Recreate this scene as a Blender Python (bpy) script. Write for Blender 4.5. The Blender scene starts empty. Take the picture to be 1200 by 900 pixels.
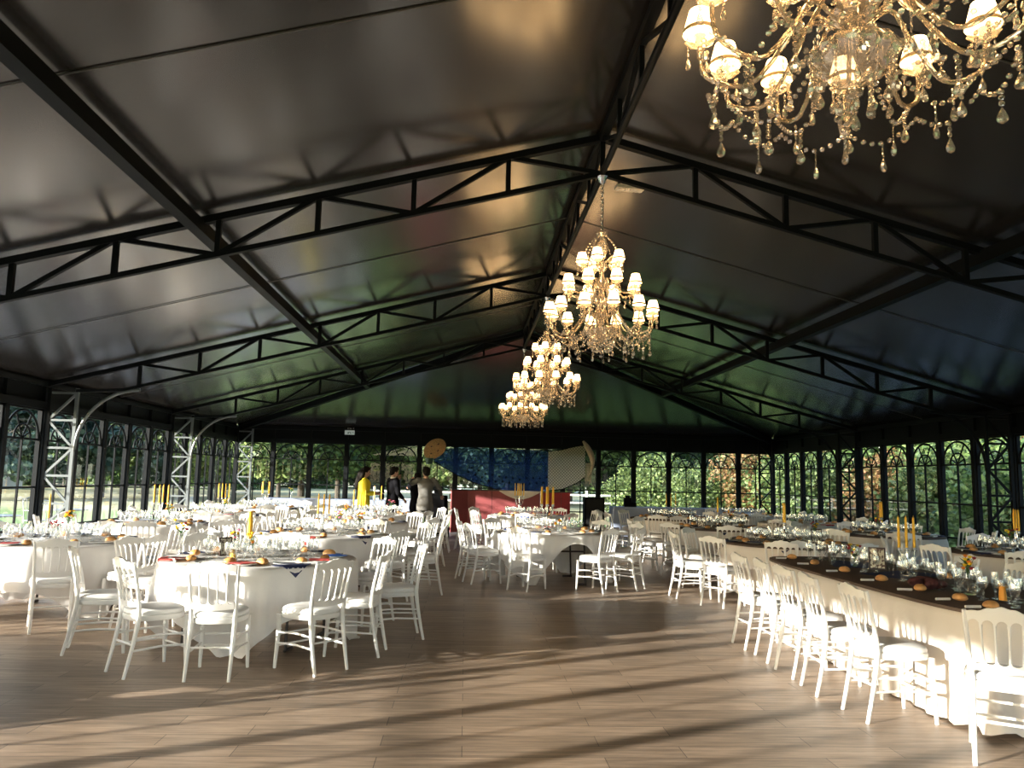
import bpy, bmesh, math, random
from mathutils import Vector, Matrix
PI = math.pi
rnd = random.Random(7)
C = bpy.context.scene.collection
S = math.sin; K = math.cos
def R(d): return math.radians(d)

# ------------------------------------------------------------------ materials
def mat(name, col=(.5, .5, .5), rough=.5, metal=0., spec=.5, emit=None, es=0., trans=0., sheen=0., noise=0., nscale=8., bump=0.):
    m = bpy.data.materials.new(name); m.use_nodes = True
    nt = m.node_tree; b = nt.nodes['Principled BSDF']
    b.inputs['Base Color'].default_value = (*col, 1); b.inputs['Roughness'].default_value = rough
    b.inputs['Metallic'].default_value = metal; b.inputs['Specular IOR Level'].default_value = spec
    if emit: b.inputs['Emission Color'].default_value = (*emit, 1); b.inputs['Emission Strength'].default_value = es
    if trans: b.inputs['Transmission Weight'].default_value = trans
    if sheen: b.inputs['Sheen Weight'].default_value = sheen
    if noise or bump:
        tc = nt.nodes.new('ShaderNodeTexCoord'); n = nt.nodes.new('ShaderNodeTexNoise'); n.inputs['Scale'].default_value = nscale
        n.inputs['Detail'].default_value = 5
        nt.links.new(tc.outputs['Object'], n.inputs['Vector'])
        if noise:
            r = nt.nodes.new('ShaderNodeValToRGB')
            r.color_ramp.elements[0].position = .3; r.color_ramp.elements[1].position = .7
            r.color_ramp.elements[0].color = (*[c * (1 - noise) for c in col], 1)
            r.color_ramp.elements[1].color = (*[min(1, c * (1 + noise)) for c in col], 1)
            nt.links.new(n.outputs['Fac'], r.inputs['Fac']); nt.links.new(r.outputs['Color'], b.inputs['Base Color'])
        if bump:
            bp = nt.nodes.new('ShaderNodeBump'); bp.inputs['Strength'].default_value = bump; bp.inputs['Distance'].default_value = .02
            nt.links.new(n.outputs['Fac'], bp.inputs['Height']); nt.links.new(bp.outputs['Normal'], b.inputs['Normal'])
    return m

def mix_mat(name, tcol, dcol, gl_rough, base_fac, edge_fac, diffuse=0., gcol=(1, 1, 1)):
    """thin see-through material: transparent mixed with gloss (by facing) and a little diffuse"""
    m = bpy.data.materials.new(name); m.use_nodes = True; nt = m.node_tree; nt.nodes.clear()
    o = nt.nodes.new('ShaderNodeOutputMaterial'); t = nt.nodes.new('ShaderNodeBsdfTransparent'); t.inputs[0].default_value = (*tcol, 1)
    g = nt.nodes.new('ShaderNodeBsdfGlossy'); g.inputs['Roughness'].default_value = gl_rough; g.inputs[0].default_value = (*gcol, 1)
    lw = nt.nodes.new('ShaderNodeLayerWeight'); lw.inputs[0].default_value = .3
    mr = nt.nodes.new('ShaderNodeMapRange'); mr.inputs['To Min'].default_value = base_fac; mr.inputs['To Max'].default_value = edge_fac
    mx = nt.nodes.new('ShaderNodeMixShader')
    nt.links.new(lw.outputs['Facing'], mr.inputs['Value']); nt.links.new(mr.outputs[0], mx.inputs[0])
    nt.links.new(t.outputs[0], mx.inputs[1]); nt.links.new(g.outputs[0], mx.inputs[2])
    out = mx
    if diffuse:
        d = nt.nodes.new('ShaderNodeBsdfDiffuse'); d.inputs[0].default_value = (*dcol, 1)
        tr = nt.nodes.new('ShaderNodeBsdfTranslucent'); tr.inputs[0].default_value = (*dcol, 1)
        m2 = nt.nodes.new('ShaderNodeMixShader'); m2.inputs[0].default_value = .5
        nt.links.new(d.outputs[0], m2.inputs[1]); nt.links.new(tr.outputs[0], m2.inputs[2])
        m3 = nt.nodes.new('ShaderNodeMixShader'); m3.inputs[0].default_value = diffuse
        nt.links.new(mx.outputs[0], m3.inputs[1]); nt.links.new(m2.outputs[0], m3.inputs[2]); out = m3
    nt.links.new(out.outputs[0], o.inputs[0]); return m

def cloth_mat(name, col, tl=.15, rough=.8):
    m = mat(name, col, rough, spec=.2, bump=.08, nscale=30); nt = m.node_tree; b = nt.nodes['Principled BSDF']
    o = nt.nodes['Material Output']; t = nt.nodes.new('ShaderNodeBsdfTranslucent'); t.inputs[0].default_value = (*col, 1)
    mx = nt.nodes.new('ShaderNodeMixShader'); mx.inputs[0].default_value = tl
    nt.links.new(b.outputs[0], mx.inputs[1]); nt.links.new(t.outputs[0], mx.inputs[2]); nt.links.new(mx.outputs[0], o.inputs[0]); return m

M = {}
M['steel'] = mat('black_painted_steel', (.008, .0095, .011), .55, spec=.09)
M['greysteel'] = mat('grey_painted_steel', (.13, .15, .16), .4, spec=.5)  # sunlit tone of black column steel in the colour; garden furniture's own grey
M['roof'] = mat('black_coated_fabric', (.032, .030, .030), .215, spec=1.)
M['seam'] = mat('roof_seam', (.085, .08, .075), .5)
M['band'] = mat('dark_eave_panel', (.02, .021, .022), .5)
M['chair'] = mat('white_lacquered_wood', (.80, .785, .76), .32, spec=.5)
M['cushion'] = mat('ivory_cushion_vinyl', (.80, .79, .77), .45, spec=.4, bump=.05, nscale=12)
M['cloth'] = cloth_mat('white_tablecloth', (.78, .76, .74))
M['cream'] = cloth_mat('cream_tablecloth', (.76, .70, .64))
M['bluecloth'] = cloth_mat('pale_blue_grey_cloth', (.30, .35, .47), .02)  # tree shade on the buffet cloth is put into this darker blue
M['brown'] = cloth_mat('brown_topper_cloth', (.13, .095, .078), .0)
M['navy'] = mat('navy_napkin', (.012, .02, .075), .8, noise=.5, nscale=60)
M['red'] = mat('red_bandana', (.45, .05, .04), .8, noise=.6, nscale=70)
M['blue'] = mat('royal_blue_napkin', (.03, .12, .45), .8)
M['maroon'] = mat('maroon_cloth', (.06, .012, .012), .8, noise=.3)
M['plate'] = mat('white_porcelain', (.82, .82, .80), .15)
M['bread'] = mat('bread_crust', (.60, .30, .10), .5, noise=.35, nscale=14)
M['paper'] = mat('white_paper', (.80, .78, .74), .8)
M['yellowwax'] = mat('yellow_candle_wax', (.85, .48, .03), .5)
M['orangewax'] = mat('orange_candle_wax', (.80, .33, .03), .5)
M['silver'] = mat('silver_metal', (.75, .74, .72), .18, metal=1.)
M['petal_y'] = mat('yellow_petals', (.90, .60, .02), .6)
M['petal_r'] = mat('dark_red_petals', (.30, .02, .03), .6)
M['petal_p'] = mat('pink_petals', (.70, .20, .35), .6)
M['petal_o'] = mat('orange_petals', (.85, .25, .02), .6)
M['leafg'] = mat('flower_leaves', (.06, .14, .04), .6)
M['frame'] = mat('dark_wood_frame', (.05, .025, .018), .4)
M['legm'] = mat('dark_folding_leg', (.03, .022, .02), .4)
M['board'] = mat('table_board', (.35, .28, .2), .6)
M['black'] = mat('black_cloth', (.004, .004, .0045), .9, spec=.05)
M['pinkpanel'] = mat('faded_red_panel', (.27, .06, .065), .6, noise=.18, nscale=2)
M['redpanel'] = mat('deep_red_panel', (.25, .012, .016), .6, noise=.2, nscale=3)
M['straw'] = mat('woven_straw', (.58, .36, .16), .8, noise=.3, nscale=40)
M['wicker'] = mat('pale_wicker', (.55, .48, .38), .8, noise=.3, nscale=50)
M['glassware'] = mix_mat('drinking_glass', (.97, .98, .98), (.8, .8, .8), .05, .06, .75, .03)
M['crystal'] = mix_mat('cut_crystal', (.95, .93, .90), (.95, .86, .72), .06, .30, .95, .16, (1, .95, .88))
M['twist'] = mix_mat('twisted_glass_arm', (.93, .89, .82), (.90, .80, .64), .08, .35, .95, .22, (1, .93, .82))
M['pane'] = mix_mat('window_glass', (.97, .985, .975), (.8, .8, .8), .0, .015, .13)
M['shade'] = mat('lit_pleated_lampshade', (.9, .85, .75), .8, emit=(1., .63, .29), es=5.6)
M['netblue'] = mix_mat('sheer_blue_fabric', (.40, .50, .72), (.07, .14, .33), .6, .0, .05, .25)
M['net'] = None
M['led'] = mat('white_plastic_lamp', (.75, .72, .68), .4)
M['skin'] = mat('skin', (.50, .29, .20), .5)
M['hair'] = mat('dark_hair', (.008, .006, .005), .8, spec=.15)
M['yellowcoat'] = mat('yellow_jacket_cloth', (.75, .62, .02), .8)
M['blacksuit'] = mat('black_suit_cloth', (.005, .005, .007), .9, spec=.1)
M['greysuit'] = mat('grey_tweed_cloth', (.12, .115, .105), .85, noise=.2, nscale=80)
M['bark'] = mat('tree_bark', (.055, .045, .035), .9, noise=.4, nscale=6)
M['stone'] = mat('pale_terrace_stone', (.20, .205, .21), .8, noise=.12, nscale=3)
M['fence'] = mat('weathered_white_fence', (.5, .5, .47), .8)
M['shedwall'] = mat('pale_wall', (.62, .60, .62), .8)

def leaf_mat(name, a, b):
    m = bpy.data.materials.new(name); m.use_nodes = True; nt = m.node_tree; bs = nt.nodes['Principled BSDF']
    at = nt.nodes.new('ShaderNodeNewGeometry'); r = nt.nodes.new('ShaderNodeValToRGB')
    r.color_ramp.elements[0].color = (*a, 1); r.color_ramp.elements[1].color = (*b, 1)
    nt.links.new(at.outputs['Random Per Island'], r.inputs['Fac']); nt.links.new(r.outputs['Color'], bs.inputs['Base Color'])
    bs.inputs['Roughness'].default_value = .55
    t = nt.nodes.new('ShaderNodeBsdfTranslucent'); nt.links.new(r.outputs['Color'], t.inputs[0])
    mx = nt.nodes.new('ShaderNodeMixShader'); mx.inputs[0].default_value = .35; o = nt.nodes['Material Output']
    nt.links.new(bs.outputs[0], mx.inputs[1]); nt.links.new(t.outputs[0], mx.inputs[2]); nt.links.new(mx.outputs[0], o.inputs[0]); return m
M['leaf_dark'] = leaf_mat('dark_conifer_needles', (.006, .018, .012), (.035, .075, .04))
M['leaf_pale'] = leaf_mat('grey_green_needles', (.015, .04, .03), (.13, .19, .14))
M['leaf_green'] = leaf_mat('green_leaves', (.015, .045, .015), (.15, .24, .07))
M['leaf_yellow'] = leaf_mat('yellow_green_leaves', (.02, .05, .015), (.16, .22, .07))
M['leaf_autumn'] = leaf_mat('autumn_leaves', (.035, .07, .015), (.30, .15, .07))

def floor_mat():
    m = bpy.data.materials.new('grey_brown_laminate'); m.use_nodes = True; nt = m.node_tree; b = nt.nodes['Principled BSDF']; L = nt.links.new
    tc = nt.nodes.new('ShaderNodeTexCoord'); br = nt.nodes.new('ShaderNodeTexBrick')
    br.inputs['Scale'].default_value = 1; br.inputs['Brick Width'].default_value = 1.3; br.inputs['Row Height'].default_value = .19
    br.inputs['Mortar Size'].default_value = .0025; br.inputs['Bias'].default_value = 0.; br.offset = .37
    br.inputs['Color1'].default_value = (.335, .245, .175, 1); br.inputs['Color2'].default_value = (.225, .165, .118, 1); br.inputs['Mortar'].default_value = (.06, .045, .035, 1)
    L(tc.outputs['Object'], br.inputs['Vector'])
    mp = nt.nodes.new('ShaderNodeMapping'); mp.inputs['Scale'].default_value = (1.2, 14, 1); L(tc.outputs['Object'], mp.inputs[0])
    n = nt.nodes.new('ShaderNodeTexNoise'); n.inputs['Scale'].default_value = 2; n.inputs['Detail'].default_value = 8; n.inputs['Roughness'].default_value = .65; L(mp.outputs[0], n.inputs['Vector'])
    r = nt.nodes.new('ShaderNodeValToRGB'); r.color_ramp.elements[0].color = (.5, .5, .5, 1); r.color_ramp.elements[1].color = (1.35, 1.35, 1.35, 1)
    r.color_ramp.elements[0].position = .3; r.color_ramp.elements[1].position = .7; L(n.outputs['Fac'], r.inputs['Fac'])
    mx = nt.nodes.new('ShaderNodeMix'); mx.data_type = 'RGBA'; mx.blend_type = 'MULTIPLY'; mx.inputs[0].default_value = 1.
    L(br.outputs['Color'], mx.inputs[6]); L(r.outputs['Color'], mx.inputs[7]); L(mx.outputs[2], b.inputs['Base Color'])
    b.inputs['Roughness'].default_value = .42; b.inputs['Specular IOR Level'].default_value = .35
    bp = nt.nodes.new('ShaderNodeBump'); bp.inputs['Strength'].default_value = .15; bp.inputs['Distance'].default_value = .01; L(n.outputs['Fac'], bp.inputs['Height']); L(bp.outputs[0], b.inputs['Normal'])
    return m
M['floor'] = floor_mat()
def grass_mat():
    m = bpy.data.materials.new('lawn_and_dry_meadow'); m.use_nodes = True; nt = m.node_tree; b = nt.nodes['Principled BSDF']; L = nt.links.new
    tc = nt.nodes.new('ShaderNodeTexCoord'); n = nt.nodes.new('ShaderNodeTexNoise'); n.inputs['Scale'].default_value = .35; n.inputs['Detail'].default_value = 8
    L(tc.outputs['Object'], n.inputs['Vector'])
    sp = nt.nodes.new('ShaderNodeSeparateXYZ'); L(tc.outputs['Object'], sp.inputs[0])
    mr = nt.nodes.new('ShaderNodeMapRange'); mr.inputs['From Min'].default_value = 9; mr.inputs['From Max'].default_value = 13; L(sp.outputs['Y'], mr.inputs['Value'])
    g = nt.nodes.new('ShaderNodeValToRGB'); g.color_ramp.elements[0].color = (.085, .15, .025, 1); g.color_ramp.elements[1].color = (.15, .24, .045, 1); L(n.outputs['Fac'], g.inputs['Fac'])
    d = nt.nodes.new('ShaderNodeValToRGB'); d.color_ramp.elements[0].color = (.22, .22, .09, 1); d.color_ramp.elements[1].color = (.36, .33, .20, 1); L(n.outputs['Fac'], d.inputs['Fac'])
    mx = nt.nodes.new('ShaderNodeMix'); mx.data_type = 'RGBA'; L(mr.outputs[0], mx.inputs[0]); L(g.outputs[0], mx.inputs[6]); L(d.outputs[0], mx.inputs[7])
    L(mx.outputs[2], b.inputs['Base Color']); b.inputs['Roughness'].default_value = .9; return m
M['lawn'] = grass_mat()
def net_mat():
    m = bpy.data.materials.new('cream_netted_fabric'); m.use_nodes = True; nt = m.node_tree; L = nt.links.new
    b = nt.nodes['Principled BSDF']; o = nt.nodes['Material Output']
    b.inputs['Roughness'].default_value = .8
    tc = nt.nodes.new('ShaderNodeTexCoord'); sp = nt.nodes.new('ShaderNodeSeparateXYZ'); L(tc.outputs['Object'], sp.inputs[0])
    outs = []
    for sg in (1, -1):
        a = nt.nodes.new('ShaderNodeMath'); a.operation = 'MULTIPLY_ADD'; a.inputs[1].default_value = sg; L(sp.outputs['Z'], a.inputs[0]); L(sp.outputs['X'], a.inputs[2])
        f = nt.nodes.new('ShaderNodeMath'); f.operation = 'PINGPONG'; f.inputs[1].default_value = .045; L(a.outputs[0], f.inputs[0])
        c = nt.nodes.new('ShaderNodeMath'); c.operation = 'LESS_THAN'; c.inputs[1].default_value = .010; L(f.outputs[0], c.inputs[0]); outs.append(c)
    mm = nt.nodes.new('ShaderNodeMath'); mm.operation = 'MAXIMUM'; L(outs[0].outputs[0], mm.inputs[0]); L(outs[1].outputs[0], mm.inputs[1])
    mx = nt.nodes.new('ShaderNodeMix'); mx.data_type = 'RGBA'; mx.inputs[6].default_value = (.72, .68, .60, 1); mx.inputs[7].default_value = (.20, .19, .17, 1)
    L(mm.outputs[0], mx.inputs[0]); L(mx.outputs[2], b.inputs['Base Color'])
    t = nt.nodes.new('ShaderNodeBsdfTransparent'); tl = nt.nodes.new('ShaderNodeBsdfTranslucent'); L(mx.outputs[2], tl.inputs[0])
    m1 = nt.nodes.new('ShaderNodeMixShader'); m1.inputs[0].default_value = .45; L(b.outputs[0], m1.inputs[1]); L(tl.outputs[0], m1.inputs[2])
    m2 = nt.nodes.new('ShaderNodeMixShader'); m2.inputs[0].default_value = .18; L(m1.outputs[0], m2.inputs[1]); L(t.outputs[0], m2.inputs[2]); L(m2.outputs[0], o.inputs[0]); return m
M['net'] = net_mat()
def card_mat():
    m = mat('printed_card', (.78, .72, .58), .7); nt = m.node_tree; b = nt.nodes['Principled BSDF']; L = nt.links.new
    tc = nt.nodes.new('ShaderNodeTexCoord'); v = nt.nodes.new('ShaderNodeTexNoise'); v.inputs['Scale'].default_value = 38; L(tc.outputs['Object'], v.inputs['Vector'])
    r = nt.nodes.new('ShaderNodeValToRGB'); r.color_ramp.elements[0].position = .47; r.color_ramp.elements[1].position = .5
    r.color_ramp.elements[0].color = (.16, .10, .08, 1); r.color_ramp.elements[1].color = (.78, .72, .58, 1)
    L(v.outputs['Fac'], r.inputs['Fac']); L(r.outputs[0], b.inputs['Base Color']); return m
M['card'] = card_mat()

# ------------------------------------------------------------------ mesh builder
class MB:
    def __init__(s): s.v = []; s.f = []
    def add(s, vs, fs):
        o = len(s.v); s.v += [tuple(v) for v in vs]; s.f += [tuple(i + o for i in f) for f in fs]; return s
    def box(s, c, d, rz=0, mtx=None):
        x, y, z = [a / 2 for a in d]; vs = []
        for X, Y, Z in ((-x, -y, -z), (x, -y, -z), (x, y, -z), (-x, y, -z), (-x, -y, z), (x, -y, z), (x, y, z), (-x, y, z)):
            p = Vector((X * K(rz) - Y * S(rz), X * S(rz) + Y * K(rz), Z))
            if mtx: p = mtx @ p
            vs.append(p + Vector(c))
        return s.add(vs, [(0, 3, 2, 1), (4, 5, 6, 7), (0, 1, 5, 4), (1, 2, 6, 5), (2, 3, 7, 6), (3, 0, 4, 7)])
    def bar(s, a, b, w, h=None):
        """rectangular bar from a to b, w = side width, h = height"""
        h = h or w; a = Vector(a); b = Vector(b); d = b - a; L = d.length
        if L < 1e-6: return s
        q = d.to_track_quat('X', 'Z').to_matrix()
        return s.box((a + b) / 2, (L, w, h), mtx=q)
    def tube(s, pts, rad, n=8, cap=True):
        pts = [Vector(p) for p in pts]; N = len(pts)
        if not hasattr(rad, '__len__'): rad = [rad] * N
        vs = []; fs = []; prev = None
        for i, p in enumerate(pts):
            t = (pts[min(i + 1, N - 1)] - pts[max(i - 1, 0)]).normalized()
            if prev is None: u = t.orthogonal().normalized()
            else:
                u = prev - t * prev.dot(t); u = u.normalized() if u.length > 1e-6 else t.orthogonal().normalized()
            prev = u; w = t.cross(u)
            for k in range(n):
                a = 2 * PI * k / n; vs.append(p + (u * K(a) + w * S(a)) * rad[i])
        for i in range(N - 1):
            for k in range(n):
                a, b = i * n + k, i * n + (k + 1) % n; fs.append((a, b, b + n, a + n))
        if cap: fs.append(tuple(range(n))[::-1]); fs.append(tuple((N - 1) * n + k for k in range(n)))
        return s.add(vs, fs)
    def lathe(s, prof, n=16, c=(0, 0, 0), flute=0., fk=0):
        vs = []; fs = []
        for r, z in prof:
            for k in range(n):
                a = 2 * PI * k / n; rr = r * (1 + flute * K(fk * a)); vs.append((c[0] + rr * K(a), c[1] + rr * S(a), c[2] + z))
        for i in range(len(prof) - 1):
            for k in range(n):
                a, b = i * n + k, i * n + (k + 1) % n; fs.append((a, b, b + n, a + n))
        return s.add(vs, fs)
    def ell(s, c, r, n=10, m=6, mtx=None):
        vs = []; fs = []; c = Vector(c)
        for i in range(m + 1):
            ph = -PI / 2 + PI * i / m
            for k in range(n):
                a = 2 * PI * k / n; p = Vector((r[0] * K(ph) * K(a), r[1] * K(ph) * S(a), r[2] * S(ph)))
                if mtx: p = mtx @ p
                vs.append(c + p)
        for i in range(m):
            for k in range(n):
                a, b = i * n + k, i * n + (k + 1) % n; fs.append((a, b, b + n, a + n))
        return s.add(vs, fs)
    def prism(s, poly, y0, y1, fn=None):
        """poly in x,z extruded along y; quads strips are expected from strip()"""
        n = len(poly); vs = [(x, y0, z) for x, z in poly] + [(x, y1, z) for x, z in poly]
        if fn: vs = [fn(v) for v in vs]
        fs = [tuple(range(n)), tuple(range(2 * n - 1, n - 1, -1))] + [(i + n, (i + 1) % n + n, (i + 1) % n, i) for i in range(n)]
        return s.add(vs, fs)
    def mesh(s, name, m, smooth=True, ang=35):
        me = bpy.data.meshes.new(name); me.from_pydata(s.v, [], s.f); me.validate()
        bm = bmesh.new(); bm.from_mesh(me); bmesh.ops.remove_doubles(bm, verts=bm.verts, dist=1e-5); bmesh.ops.recalc_face_normals(bm, faces=bm.faces)
        if smooth:
            for f in bm.faces: f.smooth = True
            for e in bm.edges:
                if len(e.link_faces) == 2 and e.calc_face_angle(0) > R(ang): e.smooth = False
        bm.to_mesh(me); bm.free(); me.materials.append(m); return me

def ob(name, me, parent=None, loc=(0, 0, 0), rz=0., rot=None, sc=None):
    o = bpy.data.objects.new(name, me); C.objects.link(o); o.location = loc
    o.rotation_euler = rot if rot else (0, 0, rz)
    if sc: o.scale = sc if hasattr(sc, '__len__') else (sc, sc, sc)
    if parent: o.parent = parent
    return o
def tag(o, label=None, cat=None, group=None, kind=None):
    if label:
        n = len(label.split()); o['label'] = label
        if not 4 <= n <= 16: print('BADLABEL', n, label)
    if cat: o['category'] = cat
    if group: o['group'] = group
    if kind: o['kind'] = kind
    return o
def struct(name, mb, m, parent=None, smooth=True, label=None):
    o = ob(name, mb.mesh(name, m, smooth), parent)
    if not parent: o['kind'] = 'structure'
    if label: o['label'] = label
    return o
def empty(name, loc, rz=0): return ob(name, None, None, loc, rz)
ORD = ['first', 'second', 'third', 'fourth', 'fifth', 'sixth', 'seventh', 'eighth', 'ninth', 'tenth', 'eleventh', 'twelfth', 'thirteenth', 'fourteenth', 'fifteenth', 'sixteenth', 'seventeenth', 'eighteenth', 'nineteenth', 'twentieth'] + ['twenty-' + q for q in ('first', 'second', 'third', 'fourth', 'fifth', 'sixth', 'seventh', 'eighth', 'ninth')]

# ------------------------------------------------------------------ the building
W = 8.25; YF = -33.0; HE = 2.54; ZC = 3.02; ZR = 5.20; YH = -5.5; BAY = 5.5; WW = 1.1
def zroof(x): return ZR - (ZR - ZC) * abs(x) / W
mb = MB(); mb.box((0, YF / 2, -.05), (2 * W + .3, -YF + .3, .1)); struct('floor', mb, M['floor'])
mb = MB(); n = 60
mb.box((0, 0, -.16), (420, 420, .06)); struct('ground', mb, M['lawn'])
mb = MB(); mb.box((-W - 2.3, -14, -.07), (4.2, 34, .12)); mb.box((W + 1.3, -14, -.07), (2.2, 34, .12)); struct('ground_terrace', mb, M['stone'], smooth=False)
# ceiling: two slopes and the hipped end, real thickness
T = .05
def slab(name, pts, label):
    mb = MB(); k = len(pts); mb.add([Vector(p) for p in pts] + [Vector(p) + Vector((0, 0, T)) for p in pts],
        [tuple(range(k)), tuple(range(2 * k - 1, k - 1, -1))] + [(i, (i + 1) % k, (i + 1) % k + k, i + k) for i in range(k)])
    return struct(name, mb, M['roof'], smooth=False, label=label)
slab('ceiling', [(-W - .1, YF, ZC - .02), (0, YF, ZR), (0, YH, ZR), (-W - .1, .1, ZC - .02)], 'black fabric ceiling slope on the left side')
slab('ceiling', [(W + .1, YF, ZC - .02), (0, YF, ZR), (0, YH, ZR), (W + .1, .1, ZC - .02)], 'black fabric ceiling slope on the right side')
slab('ceiling', [(-W - .1, .1, ZC - .02), (W + .1, .1, ZC - .02), (0, YH, ZR)], 'black fabric ceiling hip over the far wall')
def seam(y, sg):
    mb = MB(); ye = y; mb.bar((sg * (W - .02), ye, ZC - .004), (0, ye, ZR - .004), .012, .008); struct('trim_%d' % (int(-y) + (50 if sg > 0 else 0)), mb, M['seam'], smooth=False)
for y in (-30, -24.75, -19.25, -13.75, -8.25):
    for sg in (-1, 1): seam(y, sg)
# eave beams and dark band above the windows
def wallbeam(name, a, b):
    a = Vector(a); b = Vector(b); mb = MB(); d = (b - a).normalized(); nrm = Vector((-d.y, d.x, 0))
    mb.bar(a + Vector((0, 0, HE + .06)), b + Vector((0, 0, HE + .06)), .14, .12)
    mb.bar(a + nrm * -.05 + Vector((0, 0, HE + .30)), b + nrm * -.05 + Vector((0, 0, HE + .30)), .04, .44)
    L = (b - a).length; k = int(round(L / WW))
    for i in range(k + 1):
        p = a + d * (L * i / k); mb.bar(p + Vector((0, 0, HE + .12)), p + Vector((0, 0, ZC - .04)), .06, .06)
    mb.bar(a + nrm * .03 + Vector((0, 0, ZC - .07)), b + nrm * .03 + Vector((0, 0, ZC - .07)), .07, .07)
    return struct(name, mb, M['steel'], smooth=False)
wallbeam('wall_left', (-W, 0, 0), (-W, YF, 0)); wallbeam('wall_right', (W, YF, 0), (W, 0, 0)); wallbeam('wall_back', (W, 0, 0), (-W, 0, 0)); wallbeam('wall_front', (-W, YF, 0), (W, YF, 0))
# a window unit: casing, lunette, transoms, mullion; pane as child
def window_meshes():
    fr = MB(); w = WW - .10; hw = w / 2
    for sx in (-1, 1): fr.box((sx * (hw - .012), 0, HE / 2), (.03, .05, HE))
    fr.box((0, 0, HE - .015), (w, .05, .03)); fr.box((0, 0, .05), (w, .06, .10))
    for z in (.62, 1.28, 2.04): fr.box((0, 0, z), (w, .035, .032))
    fr.box((0, 0, 1.04), (.028, .03, 2.0))
    def arch(rx, rz, r): fr.tube([(rx * K(PI * i / 16), 0, 2.05 + rz * S(PI * i / 16)) for i in range(17)], r, 6)
    arch(hw - .035, .44, .019); arch(.235, .215, .016)
    for d in (62, 118): fr.tube([(0, 0, 2.05), ((hw - .035) * K(R(d)), 0, 2.05 + .44 * S(R(d)))], .014, 6)
    for d in (28, 152): fr.tube([(0, 0, 2.05), (.235 * K(R(d)), 0, 2.05 + .215 * S(R(d)))], .012, 6)
    fr.ell((0, 0, 2.05), (.035, .03, .035))
    pa = MB(); pa.box((0, 0, HE / 2 + .04), (w - .01, .006, HE - .1))
    return fr.mesh('window_frame', M['steel'], ang=30), pa.mesh('window_pane', M['pane'], False)
WF, WP = window_meshes()
po = MB(); po.box((0, 0, HE / 2), (.10, .12, HE)); POST = po.mesh('wall_post', M['steel'], False)
wn = [0]
def window(x, y, rz):
    wn[0] += 1; o = ob('window_%d' % wn[0], WF, None, (x, y, 0), rz); o['kind'] = 'structure'; p = ob('glass_pane', WP, o)
def post(x, y, rz):
    o = ob('trim_post', POST, None, (x, y, 0), rz); o['kind'] = 'structure'
for i in range(15): window(-W + WW * (i + .5), 0, 0)
for i in range(16): post(-W + WW * i, 0, 0)
for i in range(30):
    window(-W, -WW * (i + .5), PI / 2); post(-W, -WW * (i + 1), PI / 2)
    window(W, -WW * (i + .5), PI / 2); post(W, -WW * (i + 1), PI / 2)
for i in range(15): window(-W + WW * (i + .5), YF, 0)
for i in range(1, 15): post(-W + WW * i, YF, 0)

# lattice columns
def lattice_column(x, y, sg, m, label, bright=False):
    t = empty('lattice_column', (x, y, 0)); tag(t, label, 'column', 'steel lattice columns')
    r = MB(); r.box((-sg * .09, 0, 1.45), (.06, .06, 2.9)); ob('outer_chord', r.mesh('chord', M['steel'], False), t)
    r = MB(); r.box((-sg * .52, 0, 1.45), (.05, .05, 2.9)); ob('inner_chord', r.mesh('chord', m, False), t)
    r = MB(); k = 6; z = .12
    for i in range(k + 1): r.bar((-sg * .09, 0, z + i * .45), (-sg * .52, 0, z + i * .45), .035)
    for i in range(k):
        a, b = ((-.09, -.52) if i % 2 else (-.52, -.09)); r.bar((sg * a, 0, z + i * .45), (sg * b, 0, z + (i + 1) * .45), .035)
    ob('lacing', r.mesh('lacing', m, False), t)
    r = MB(); r.box((-sg * .30, 0, .01), (.60, .18, .02)); ob('base_plate', r.mesh('plate', m, False), t)
    if abs(y) > 1:
        pts = []
        for i in range(13):
            a = PI / 2 * i / 12; pts.append((-sg * (.54 + .98 * (1 - K(a))), 0, 1.9 + 1.0 * S(a)))
        r = MB(); r.tube(pts, .028, 8); ob('curved_brace', r.mesh('brace', m), t)
    return t
cn = {0: 'in the far corner', 5: 'nearest the far corner', 10: 'midway along the wall', 15: 'beside the front tables', 20: 'beside the camera', 25: 'behind the camera'}
for sg, nm in ((-1, 'left'), (1, 'right')):
    for i in (0, 5, 10, 15):
        lattice_column(sg * W, -WW * i + (-.25 if i == 0 else 0), sg, M['greysteel'] if sg < 0 else M['steel'],  # left columns share the black paint; sunlight is put into their paler colour
                       '%s steel lattice column against the %s window wall, %s' % ('grey' if sg < 0 else 'black', nm, cn[i]))
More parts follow.
